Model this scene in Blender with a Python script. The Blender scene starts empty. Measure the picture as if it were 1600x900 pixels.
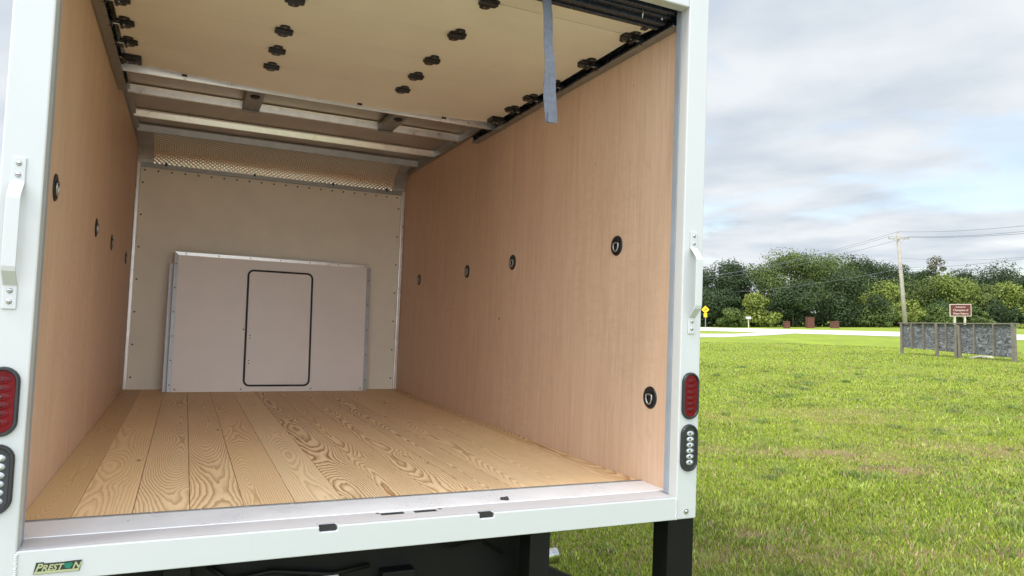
import bpy, bmesh, math, random
import numpy as np
from mathutils import Vector, Matrix, Euler
R = math.radians
rng = np.random.default_rng(7); random.seed(7)
sc = bpy.context.scene
COL = sc.collection
# ------------------------------------------------------------------ camera
EYE = 1.63
cd = bpy.data.cameras.new('camera'); cam = bpy.data.objects.new('camera', cd); COL.objects.link(cam)
cd.sensor_width = 36; cd.lens = 25.0; cd.clip_start = .05; cd.clip_end = 6000
cam.location = (0, 0, EYE); cam.rotation_euler = (R(90 + 2.06), 0, 0)
sc.camera = cam
# ------------------------------------------------------------------ world + sun
SUN_EL, SUN_AZ = R(56), R(238)          # azimuth clockwise from +Y (camera forward): behind and to the left
SUN_DIR = Vector((math.sin(SUN_AZ)*math.cos(SUN_EL), math.cos(SUN_AZ)*math.cos(SUN_EL), math.sin(SUN_EL)))
w = bpy.data.worlds.new('World'); sc.world = w; w.use_nodes = True
wt = w.node_tree; wt.nodes.clear()
def WN(t, **k):
    n = wt.nodes.new(t)
    for a, b in k.items(): setattr(n, a, b)
    return n
def wl(a, b): wt.links.new(a, b)
sky = WN('ShaderNodeTexSky', sky_type='NISHITA', sun_disc=False, sun_elevation=SUN_EL, sun_rotation=SUN_AZ, air_density=1.0, dust_density=1.0, ozone_density=1.0)
geo = WN('ShaderNodeTexCoord')
sep = WN('ShaderNodeSeparateXYZ'); wl(geo.outputs['Generated'], sep.inputs[0])
# project the view direction on a cloud layer: (x,y)/(z+0.12)
def wmath(op, a, b=None, c=None, clamp=False):
    n = WN('ShaderNodeMath', operation=op, use_clamp=clamp)
    for i, v in enumerate((a, b, c)):
        if v is None: continue
        if isinstance(v, (int, float)): n.inputs[i].default_value = v
        else: wl(v, n.inputs[i])
    return n.outputs[0]
zc = wmath('MAXIMUM', sep.outputs[2], 0.0)
zz = wmath('ADD', zc, 0.10)
u = wmath('DIVIDE', sep.outputs[0], zz); v = wmath('DIVIDE', sep.outputs[1], zz)
cmb = WN('ShaderNodeCombineXYZ'); wl(u, cmb.inputs[0]); wl(v, cmb.inputs[1]); cmb.inputs[2].default_value = 3.3
n1 = WN('ShaderNodeTexNoise'); n1.inputs['Scale'].default_value = .62; n1.inputs['Detail'].default_value = 6; n1.inputs['Roughness'].default_value = .52; n1.inputs['Distortion'].default_value = .35
wl(cmb.outputs[0], n1.inputs['Vector'])
n2 = WN('ShaderNodeTexNoise'); n2.inputs['Scale'].default_value = 1.5; n2.inputs['Detail'].default_value = 5; n2.inputs['Roughness'].default_value = .5
wl(cmb.outputs[0], n2.inputs['Vector'])
mask = WN('ShaderNodeValToRGB'); mask.color_ramp.elements[0].position = .36; mask.color_ramp.elements[1].position = .50
wl(n1.outputs[0], mask.inputs[0])
shade = WN('ShaderNodeValToRGB')
shade.color_ramp.elements[0].position = .34; shade.color_ramp.elements[0].color = (4.7, 5.25, 5.9, 1)
shade.color_ramp.elements[1].position = .62; shade.color_ramp.elements[1].color = (6.5, 6.8, 7.1, 1)
wl(n2.outputs[0], shade.inputs[0])
# clouds brightened behind the camera, apart from the sun, to lift the interior
dot = WN('ShaderNodeVectorMath', operation='DOT_PRODUCT'); wl(geo.outputs['Generated'], dot.inputs[0]); dot.inputs[1].default_value = (math.sin(R(172))*math.cos(R(32)), math.cos(R(172))*math.cos(R(32)), math.sin(R(32)))   # centre of the added brightness
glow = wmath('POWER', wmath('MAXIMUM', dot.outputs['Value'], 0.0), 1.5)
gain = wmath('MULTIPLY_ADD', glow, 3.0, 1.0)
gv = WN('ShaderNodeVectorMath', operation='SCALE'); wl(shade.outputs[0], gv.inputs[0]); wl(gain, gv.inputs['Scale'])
SKY_BLUE = WN('ShaderNodeVectorMath', operation='MULTIPLY'); wl(sky.outputs[0], SKY_BLUE.inputs[0]); SKY_BLUE.inputs[1].default_value = (1.9, 1.85, 1.75)
mx = WN('ShaderNodeMix', data_type='RGBA')
lowz = wmath('MULTIPLY_ADD', zc, 2.6, .12, clamp=True)
cov = wmath('MAXIMUM', mask.outputs[0], wmath('MINIMUM', lowz, .72))
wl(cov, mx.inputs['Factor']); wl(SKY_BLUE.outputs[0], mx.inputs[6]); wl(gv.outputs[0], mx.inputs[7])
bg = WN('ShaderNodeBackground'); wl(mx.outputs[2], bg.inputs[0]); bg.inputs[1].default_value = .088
wo = WN('ShaderNodeOutputWorld'); wl(bg.outputs[0], wo.inputs[0])
sl = bpy.data.lights.new('sun', 'SUN'); sl.energy = 2.3; sl.angle = R(16); sl.color = (1, .95, .87)
so = bpy.data.objects.new('sun', sl); COL.objects.link(so)
so.rotation_euler = SUN_DIR.to_track_quat('Z', 'Y').to_euler()
sc.view_settings.view_transform = 'Standard'; sc.view_settings.look = 'None'; sc.view_settings.gamma = 1
sc.view_settings.use_curve_mapping = False; sc.view_settings.exposure = 0.60
sc.render.engine = 'CYCLES'; sc.cycles.max_bounces = 12; sc.cycles.diffuse_bounces = 10; sc.cycles.glossy_bounces = 5
sc.cycles.use_denoising = True; sc.cycles.sample_clamp_indirect = 6
# ------------------------------------------------------------------ node helper
class NT:
    def __init__(s, name):
        s.m = bpy.data.materials.new(name); s.m.use_nodes = True; s.t = s.m.node_tree; s.t.nodes.clear()
        s.out = s.t.nodes.new('ShaderNodeOutputMaterial'); s.b = s.t.nodes.new('ShaderNodeBsdfPrincipled')
        s.t.links.new(s.b.outputs[0], s.out.inputs[0])
    def put(s, sock, v):
        if hasattr(v, 'links'): s.t.links.new(v, sock)
        else: sock.default_value = v
    def node(s, typ, ins=None, out=0, **k):
        n = s.t.nodes.new(typ)
        for a, b in k.items(): setattr(n, a, b)
        for a, b in (ins or {}).items(): s.put(n.inputs[a], b)
        return n.outputs[out]
    def math(s, op, a, b=0.0, c=0.0, clamp=False): return s.node('ShaderNodeMath', {0: a, 1: b, 2: c}, operation=op, use_clamp=clamp)
    def coord(s, which='Object'): return s.node('ShaderNodeTexCoord', out={'Object': 3, 'Generated': 0}[which])
    def xyz(s, v):
        n = s.t.nodes.new('ShaderNodeSeparateXYZ'); s.t.links.new(v, n.inputs[0]); return n.outputs
    def comb(s, x, y, z): return s.node('ShaderNodeCombineXYZ', {0: x, 1: y, 2: z})
    def noise(s, vec, scale, detail=3, rough=.5, dist=0., out=0): return s.node('ShaderNodeTexNoise', {'Vector': vec, 'Scale': scale, 'Detail': detail, 'Roughness': rough, 'Distortion': dist}, out=out)
    def scl(s, vec, v): return s.node('ShaderNodeVectorMath', {0: vec, 1: v}, operation='MULTIPLY')
    def mix(s, f, a, b, mode='MIX'):
        n = s.t.nodes.new('ShaderNodeMix'); n.data_type = 'RGBA'; n.blend_type = mode
        s.put(n.inputs[0], f); s.put(n.inputs[6], a); s.put(n.inputs[7], b); return n.outputs[2]
    def ramp(s, f, *st):
        n = s.t.nodes.new('ShaderNodeValToRGB'); s.put(n.inputs[0], f)
        e = n.color_ramp.elements
        while len(e) < len(st): e.new(.5)
        for i, (p, c) in enumerate(st):
            e[i].position = p; e[i].color = c if len(c) == 4 else (*c, 1)
        return n.outputs[0]
    def mapr(s, v, a, b, c=0., d=1.): return s.node('ShaderNodeMapRange', {0: v, 1: a, 2: b, 3: c, 4: d})
    def bump(s, h, strength=.3, dist=.002): s.put(s.b.inputs['Normal'], s.node('ShaderNodeBump', {'Height': h, 'Strength': strength, 'Distance': dist}))
    def set(s, **k):
        nm = dict(col='Base Color', rough='Roughness', metal='Metallic', spec='Specular IOR Level', coat='Coat Weight', trans='Transmission Weight')
        for a, v in k.items(): s.put(s.b.inputs[nm[a]], v)
def c4(r, g, b): return (r, g, b, 1)
def simple(name, col, rough=.5, metal=0., var=.12, scale=14., spec=.5, bump=0.):
    n = NT(name); co = n.coord()
    f = n.noise(co, scale, 5, .6)
    a = tuple(min(1, c*(1-var)) for c in col); b = tuple(min(1, c*(1+var)) for c in col)
    n.set(col=n.ramp(f, (.3, a), (.7, b)), rough=n.mapr(f, .3, .7, max(0, rough-.06), min(1, rough+.06)), metal=metal, spec=spec)
    if bump: n.bump(n.noise(co, scale*6, 4), bump, .001)
    return n.m
M = {}
# white painted steel with faint dust and water marks
n = NT('white_paint'); co = n.coord()
f = n.noise(co, 3., 6, .65); s_ = n.noise(n.scl(co, (40., 40., 1.2)), 1., 4, .6)
c = n.mix(n.mapr(f, .35, .75, 0, .6), c4(.52, .532, .535), c4(.49, .50, .505)); c = n.mix(n.mapr(s_, .6, .8, 0, .12), c, c4(.44, .44, .42))
n.set(col=c, rough=n.mapr(f, .3, .7, .26, .42), coat=.15); n.bump(n.noise(co, 60., 3), .06, .001); M['white'] = n.m
# sill shelf: same paint with scuffs
n = NT('scuffed_white_paint'); co = n.coord()
f = n.noise(co, 5., 6, .65); s_ = n.noise(n.scl(co, (5., 60., 5.)), 1., 5, .65)
c = n.mix(n.mapr(f, .4, .7, 0, .55), c4(.46, .45, .46), c4(.42, .40, .41)); c = n.mix(n.mapr(s_, .60, .8, 0, .18), c, c4(.38, .34, .30))
n.set(col=c, rough=.45); M['scuff'] = n.m
M['plate'] = simple('white_threshold', (.68, .68, .70), .3, 0, .05, 6)
M['seal'] = simple('grey_channel', (.29, .33, .38), .45, .1, .08, 10)
M['strap'] = simple('grey_webbing', (.125, .135, .17), .8, 0, .2, 60, bump=.4)
M['rubber'] = simple('black_rubber', (.018, .018, .02), .5, 0, .3, 40)
M['black'] = simple('black_chassis_paint', (.003, .0032, .0035), .55, 0, .3, 9, spec=.25)
M['blackmetal'] = simple('black_hinge_metal', (.02, .02, .022), .35, .3, .3, 60)
M['railblack'] = simple('black_door_rail', (.020, .024, .034), .28, .2, .25, 30)
M['steel'] = simple('zinc_steel', (.5, .5, .5), .35, .9, .15, 80)
M['chrome'] = simple('polished_pipe', (.75, .75, .75), .12, 1., .08, 20)
M['alu'] = simple('mill_aluminium', (.93, .90, .89), .32, .9, .10, 12)
M['roofskin'] = simple('roof_sheet', (.50, .46, .41), .42, .75, .15, 3)
M['track'] = simple('galvanised_track', (.30, .29, .28), .45, .6, .15, 20)
M['dirtalu'] = simple('dull_aluminium', (.45, .45, .46), .5, .7, .15, 12)
M['frp'] = simple('cream_liner', (.86, .80, .68), .5, 0, .05, 3)
M['panelwhite'] = simple('white_panel', (.88, .83, .80), .42, 0, .04, 2)
M['doorwhite'] = simple('door_panel', (.80, .74, .64), .38, 0, .04, 3)
M['redlens'] = simple('red_lens', (.13, .0015, .005), .22, 0, .2, 60, spec=.22)
M['reddark'] = simple('dark_red_cell', (.04, .001, .002), .15, 0, .2, 60)
M['clearcell'] = simple('clear_lens_cell', (.42, .44, .46), .12, .2, .25, 90)
M['clearbase'] = simple('clear_lens_base', (.04, .045, .05), .15, .3, .2, 60)
# embossed front sheet
n = NT('embossed_aluminium'); co = n.coord(); X = n.xyz(co)
a_ = n.math('SINE', n.math('MULTIPLY', X[0], 165.)); b_ = n.math('SINE', n.math('MULTIPLY', n.math('SUBTRACT', X[2], X[1]), 165.))
h = n.math('MULTIPLY', a_, b_)
n.set(col=n.mix(n.mapr(h, -.2, .6), c4(.78, .75, .68), c4(.98, .95, .88)), rough=.22, metal=1.); n.bump(h, .6, .003); M['emboss'] = n.m
# plywood walls
n = NT('birch_plywood'); co = n.coord(); X = n.xyz(co)
g = n.noise(n.scl(co, (1., 95., 2.2)), 1., 5, .62, .25)
g2 = n.noise(n.scl(co, (1., 9., .9)), 1., 4, .55, 1.2)
g3 = n.noise(n.scl(co, (1., 240., 9.)), 1., 3, .7)
sheet = n.math('FLOOR', n.math('DIVIDE', n.math('ADD', X[1], .8), 1.22))
wn = n.node('ShaderNodeTexWhiteNoise', {'W': sheet}, out=0, noise_dimensions='1D')
c = n.ramp(g, (.28, (.62, .425, .295)), (.52, (.71, .505, .36)), (.74, (.75, .545, .40)))
c = n.mix(n.mapr(g2, .42, .66, 0, .42), c, c4(.60, .39, .275)); c = n.mix(n.mapr(g3, .54, .74, 0, .38), c, c4(.40, .235, .15))
vein = n.math('ABSOLUTE', n.math('SUBTRACT', n.noise(n.scl(co, (1., 3.2, .55)), 1., 3, .5, .8), .5))
c = n.mix(n.mapr(vein, .0, .012, .16, 0.), c, c4(.42, .25, .16))
c = n.mix(n.math('MULTIPLY', wn, .10), c, c4(.46, .29, .19))
curl = n.noise(n.scl(co, (1., 13., 34.)), 1., 3, .55, .6); cm = n.noise(n.scl(co, (1., 1.1, .8)), 1., 2); c = n.mix(n.math('MULTIPLY', n.mapr(curl, .45, .62, 0, .35), n.mapr(cm, .42, .6)), c, c4(.58, .385, .25))
kv = n.node('ShaderNodeTexVoronoi', {'Vector': n.scl(co, (1., 2.6, 2.3)), 'Scale': 1.0}, out=0)
c = n.mix(n.mapr(kv, .016, .036, .9, 0.), c, c4(.10, .05, .03))
n.set(col=c, rough=n.mapr(g, .3, .7, .48, .62), spec=.35); n.bump(g, .12, .001); M['ply'] = n.m
# pine plank floor
PW = .1735
n = NT('pine_planks'); co = n.coord(); X = n.xyz(co)
pi_ = n.math('FLOOR', n.math('DIVIDE', n.math('ADD', X[0], .0315), PW))
xl = n.math('SUBTRACT', X[0], n.math('SUBTRACT', n.math('MULTIPLY', n.math('ADD', pi_, .5), PW), .0315))
def wnz(k): return n.node('ShaderNodeTexWhiteNoise', {'W': n.math('MULTIPLY_ADD', pi_, 1.37, k)}, out=0, noise_dimensions='1D')
r1, r2, r3, r4 = wnz(.1), wnz(5.3), wnz(9.7), wnz(21.)
yl = n.math('MULTIPLY_ADD', r1, 40., X[1])
warp = n.noise(n.comb(n.math('MULTIPLY', xl, 9.), n.math('MULTIPLY', yl, .85), pi_), 1., 2, .42)
warpf = n.noise(n.comb(n.math('MULTIPLY', xl, 50.), n.math('MULTIPLY', yl, 9.), pi_), 1., 3, .6)
dd = n.noise(n.comb(n.math('MULTIPLY', r2, 30.), n.math('MULTIPLY', yl, .46), pi_), 1., 2, .38)
d = n.math('MULTIPLY', n.math('SUBTRACT', dd, .38), .50)
cx = n.math('MULTIPLY', n.math('SUBTRACT', r3, .5), .11)
cx = n.math('ADD', cx, n.math('MULTIPLY', n.math('SUBTRACT', n.noise(n.comb(pi_, n.math('MULTIPLY', yl, .9), 4.), 1., 1), .5), .10))
dx = n.math('SUBTRACT', xl, cx)
rr = n.math('SQRT', n.math('ADD', n.math('MULTIPLY', dx, dx), n.math('MULTIPLY', d, d)))
kn = n.node('ShaderNodeTexVoronoi', {'Vector': n.comb(n.math('MULTIPLY_ADD', pi_, 7.7, n.math('MULTIPLY', xl, 5.2)), n.math('MULTIPLY', yl, 1.5), 0.), 'Scale': 1.0, 'Randomness': 1.}, out=0)
kinf = n.math('POWER', n.mapr(kn, .0, .34, 1., 0.), 2.4)
val = n.math('ADD', n.math('MULTIPLY', rr, 122.), n.math('MULTIPLY', warp, 4.0))
val = n.math('ADD', val, n.math('MULTIPLY', warpf, .9)); val = n.math('ADD', val, n.math('MULTIPLY', kinf, 3.2))
fr = n.math('FRACT', val)
late = n.mapr(fr, .22, .80, 0, 1.); drop = n.mapr(fr, .88, 1.0, 1., 0.)
late = n.math('MULTIPLY', n.math('POWER', late, 1.6), drop)
lv = n.noise(n.comb(n.math('MULTIPLY', xl, 10.), n.math('MULTIPLY', yl, 1.5), 9.), 1., 2)
late = n.math('MULTIPLY', n.math('MULTIPLY', late, n.mapr(lv, .3, .7, .7, 1.2)), n.mapr(wnz(33.), 0., 1., .38, .98))
light = n.mix(r4, c4(.90, .69, .43), c4(.82, .56, .30)); dark = n.mix(r2, c4(.30, .125, .030), c4(.40, .19, .060))
c = n.mix(late, light, dark)
fine = n.noise(n.scl(co, (260., 7., 1.)), 1., 3, .7); c = n.mix(n.mapr(fine, .5, .8, 0, .28), c, c4(.42, .27, .14))
c = n.mix(n.mapr(kn, .028, .060, .85, 0.), c, c4(.22, .10, .05))
first = n.mapr(X[0], .139, .141, 1., 0.)
c = n.mix(n.math('MULTIPLY', first, .55), c, c4(.48, .29, .115))
big = n.noise(n.scl(co, (2.2, .8, 1.)), 1., 4, .6); c = n.mix(n.mapr(big, .45, .75, 0, .16), c, c4(.42, .27, .14))
n.set(col=c, rough=n.mapr(late, 0, 1, .58, .46), spec=.3); n.bump(n.math('ADD', late, fine), .10, .001); M['floor'] = n.m
# ------------------------------------------------------------------ mesh builder
class MB:
    """collects shapes with a material slot each and links them as one mesh object"""
    def __init__(s): s.bm = bmesh.new(); s.mats = []
    def slot(s, m):
        if m not in s.mats: s.mats.append(m)
        return s.mats.index(m)
    def _fin(s, before, m, smooth=False):
        i = s.slot(m)
        for f in s.bm.faces:
            if f not in before: f.material_index = i; f.smooth = smooth
    def box(s, a, b, m, rot=None, piv=None, skew=None):
        bf = set(s.bm.faces)
        vs = [s.bm.verts.new((x, y, z)) for x in (a[0], b[0]) for y in (a[1], b[1]) for z in (a[2], b[2])]
        for q in ((0, 1, 3, 2), (4, 6, 7, 5), (0, 4, 5, 1), (2, 3, 7, 6), (0, 2, 6, 4), (1, 5, 7, 3)): s.bm.faces.new([vs[k] for k in q])
        if rot is not None:
            bmesh.ops.rotate(s.bm, verts=vs, cent=piv if piv is not None else ((Vector(a)+Vector(b))/2), matrix=rot)
        s._fin(bf, m); return vs
    def prism(s, pts, vec, m, smooth=False):
        """closed polygon pts (3d) extruded along vec"""
        bf = set(s.bm.faces); v = Vector(vec)
        a = [s.bm.verts.new(p) for p in pts]; b = [s.bm.verts.new(Vector(p)+v) for p in pts]; k = len(pts)
        s.bm.faces.new(a[::-1]); s.bm.faces.new(b)
        for i in range(k): s.bm.faces.new((a[i], a[(i+1) % k], b[(i+1) % k], b[i]))
        s._fin(bf, m, smooth)
    def tube(s, pts, r, m, seg=8, closed=False, caps=True, smooth=True):
        bf = set(s.bm.faces); pts = [Vector(p) for p in pts]; k = len(pts); rings = []
        rs = r if isinstance(r, (list, tuple)) else [r]*k
        up = None
        for i, p in enumerate(pts):
            if closed: t = pts[(i+1) % k]-pts[i-1]
            else: t = pts[min(i+1, k-1)]-pts[max(i-1, 0)]
            t.normalize()
            if up is None: up = t.orthogonal().normalized()
            up = (up - t*up.dot(t)).normalized(); sd = t.cross(up)
            rings.append([s.bm.verts.new(p+(up*math.cos(2*math.pi*j/seg)+sd*math.sin(2*math.pi*j/seg))*rs[i]) for j in range(seg)])
        for i in range(k if closed else k-1):
            A, B = rings[i], rings[(i+1) % k]
            for j in range(seg): s.bm.faces.new((A[j], A[(j+1) % seg], B[(j+1) % seg], B[j]))
        if not closed and caps: s.bm.faces.new(rings[0][::-1]); s.bm.faces.new(rings[-1])
        s._fin(bf, m, smooth)
    def cyl(s, a, b, r, m, seg=16, r2=None): s.tube([a, b], [r, r if r2 is None else r2], m, seg, smooth=False)
    def dome(s, c, r, m, scale=(1, 1, 1), seg=10):
        bf = set(s.bm.faces)
        g = bmesh.ops.create_uvsphere(s.bm, u_segments=seg, v_segments=max(5, seg//2), radius=r)
        bmesh.ops.scale(s.bm, vec=scale, verts=g['verts']); bmesh.ops.translate(s.bm, vec=c, verts=g['verts'])
        s._fin(bf, m, True)
    def grid(s, fn, nu, nv, m, smooth=True):
        bf = set(s.bm.faces)
        vs = [[s.bm.verts.new(fn(i/nu, j/nv)) for j in range(nv+1)] for i in range(nu+1)]
        for i in range(nu):
            for j in range(nv): s.bm.faces.new((vs[i][j], vs[i+1][j], vs[i+1][j+1], vs[i][j+1]))
        s._fin(bf, m, smooth)
    def text(s, body, size, mat, mtx, extrude=.0006, shear=0., align='CENTER', sx=1., bold=0.):
        cu = bpy.data.curves.new('lettering', 'FONT'); cu.body = body; cu.size = size; cu.extrude = extrude; cu.shear = shear; cu.align_x = align; cu.offset = bold
        cu.resolution_u = 3
        ob = bpy.data.objects.new('lettering', cu); COL.objects.link(ob)
        me = bpy.data.meshes.new_from_object(ob.evaluated_get(bpy.context.evaluated_depsgraph_get()))
        bpy.data.objects.remove(ob); bpy.data.curves.remove(cu)
        bf = set(s.bm.faces); nv = len(s.bm.verts); s.bm.from_mesh(me); s.bm.verts.ensure_lookup_table()
        for v_ in s.bm.verts[nv:]: v_.co.x *= sx; v_.co = mtx @ v_.co
        bpy.data.meshes.remove(me); s._fin(bf, mat)
    def build(s, name, parent=None, bevel=0., seg=2, cutter=None, loc=None):
        bmesh.ops.recalc_face_normals(s.bm, faces=s.bm.faces)
        me = bpy.data.meshes.new(name); s.bm.to_mesh(me); s.bm.free()
        for m in s.mats: me.materials.append(m)
        o = bpy.data.objects.new(name, me); COL.objects.link(o)
        if parent: o.parent = parent
        if loc is not None: me.transform(Matrix.Translation(-Vector(loc))); o.location = loc
        if cutter is not None:
            md = o.modifiers.new('cut', 'BOOLEAN'); md.object = cutter; md.operation = 'DIFFERENCE'; md.solver = 'EXACT'
        if bevel:
            md = o.modifiers.new('bevel', 'BEVEL'); md.width = bevel; md.segments = seg; md.limit_method = 'ANGLE'; md.angle_limit = R(40); md.harden_normals = False
        if cutter is not None:
            bpy.context.view_layer.update()
            me2 = bpy.data.meshes.new_from_object(o.evaluated_get(bpy.context.evaluated_depsgraph_get()))
            o.modifiers.clear(); o.data = me2
        return o
def tag(o, label=None, cat=None, group=None, kind=None):
    if label: o['label'] = label
    if cat: o['category'] = cat
    if group: o['group'] = group
    if kind: o['kind'] = kind
    return o
def empty(name, loc=(0, 0, 0), rot=None):
    o = bpy.data.objects.new(name, None); COL.objects.link(o); o.location = loc; o.empty_display_size = .2
    if rot is not None: o.rotation_euler = rot
    return o
def dots(name, par, pts, r, m, scale=(1, .5, 1), slot=False):
    mb = MB(); mb.dome((0, 0, 0), r, m, scale, 8)
    if slot: mb.box((-.004, -.0052, -.001), (.004, -.0035, .001), M['rubber'])
    o = mb.build(name, par); o.location = pts[0]
    for p in pts[1:]: dup(o, par, p)
def dup(o, parent, loc=None, mtx=None):
    c = o.copy(); COL.objects.link(c); c.parent = parent
    if loc is not None: c.location = loc
    return c
# ------------------------------------------------------------------ ground, road
def px(x, D): return Vector(((x-800)/1111*D, D, 0))
P0 = Vector((21.7, 60.4)); NRM = Vector((.872, .49)).normalized(); TAN = Vector((NRM.y, -NRM.x))
def smooth(a, b, x): t = np.clip((x-a)/(b-a), 0, 1); return t*t*(3-2*t)
def gz(x, y):
    x = np.asarray(x, float); y = np.asarray(y, float)
    s = (x-P0.x)*NRM.x+(y-P0.y)*NRM.y; t = (x-P0.x)*TAN.x+(y-P0.y)*TAN.y
    dip = -.42*np.exp(-((s+9.0)/4.2)**2)*smooth(7, 15, t)
    und = .02*np.sin(x*.9+1.3)*np.sin(y*.7)*smooth(2, 8, np.hypot(x, y))*(1-smooth(-16, -8, s)*(s < 30))
    far = smooth(20, 200, s)*0.6
    return dip+und+far
def patchf(x, y):
    """worn tan patches of the lawn, 0..1"""
    v = np.zeros_like(np.asarray(x, float))
    for (ax, ay, sx, sy, k) in PATCH: v = np.maximum(v, k*np.exp(-(((x-ax)/sx)**2+((y-ay)/sy)**2)))
    return v
def gp(pxx, pyy): D = 1111*EYE/(pyy-490); return ((pxx-800)/1111*D, D)
PATCH = []
for (a, b, sx, sy, k) in [(1195, 705, .35, .22, .8), (1265, 708, .7, .25, .95), (1335, 715, .6, .25, .8), (1400, 735, .45, .2, .95), (1450, 695, .6, .35, .6), (1560, 705, .6, .4, .8), (1300, 645, .9, .5, .55), (1330, 655, .7, .4, .5), (1130, 650, .5, .4, .4), (1110, 700, .4, .3, .5), (1180, 832, .25, .12, .8), (1250, 870, .8, .3, .45), (1110, 870, .5, .3, .5), (1130, 650, .5, .5, .45), (1240, 640, .6, .4, .3), (1500, 870, .6, .25, .35), (1460, 830, .4, .3, .2)]:
    q = gp(a, b); PATCH.append((q[0], q[1], sx, sy, k))
def polar_ground():
    rad = np.concatenate([[.01], np.geomspace(.6, 30, 90), np.geomspace(30.6, 110, 90)[1:], np.geomspace(112, 3500, 30)])
    ang = np.concatenate([np.linspace(-55, 75, 300), np.linspace(76, 304, 90)])
    ang = np.radians(ang)
    A, Rr = np.meshgrid(ang, rad); x = Rr*np.sin(A); y = Rr*np.cos(A); z = gz(x, y)
    vs = np.stack([x, y, z], -1).reshape(-1, 3); na = len(ang)
    f = []
    for i in range(len(rad)-1):
        for j in range(na):
            k = (j+1) % na
            f.append((i*na+j, i*na+k, (i+1)*na+k, (i+1)*na+j))
    me = bpy.data.meshes.new('ground'); me.from_pydata(vs.tolist(), [], f); me.update()
    at = me.attributes.new('worn', 'FLOAT', 'POINT'); at.data.foreach_set('value', patchf(vs[:, 0], vs[:, 1]).astype(np.float32))
    for p in me.polygons: p.use_smooth = True
    o = bpy.data.objects.new('ground', me); COL.objects.link(o); tag(o, kind='structure'); return o
def grasscol(n, co):
    big = n.noise(co, .30, 4, .55); mid = n.noise(co, 1.5, 4, .6); fin = n.noise(co, 14., 5, .7)
    c = n.mix(n.mapr(big, .36, .64), c4(.23, .32, .042), c4(.34, .41, .048))
    c = n.mix(n.mapr(mid, .42, .68, 0, .6), c, c4(.24, .29, .055))
    c = n.mix(n.mapr(fin, .40, .66, 0, .55), c, c4(.13, .17, .04))
    return c
n = NT('lawn_soil'); co = n.coord(); c = grasscol(n, co)
worn = n.node('ShaderNodeAttribute', {}, out=2, attribute_name='worn')
wnz_ = n.noise(co, 5., 5, .7); wf = n.math('MULTIPLY', worn, n.mapr(wnz_, .35, .58, .35, 1.3), clamp=True)
c = n.mix(wf, c, c4(.33, .225, .125))
n.set(col=c, rough=.9, spec=.15); n.bump(n.noise(co, 22., 6, .75), 1., .05); M['ground'] = n.m
g = polar_ground(); g.data.materials.append(M['ground'])
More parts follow.
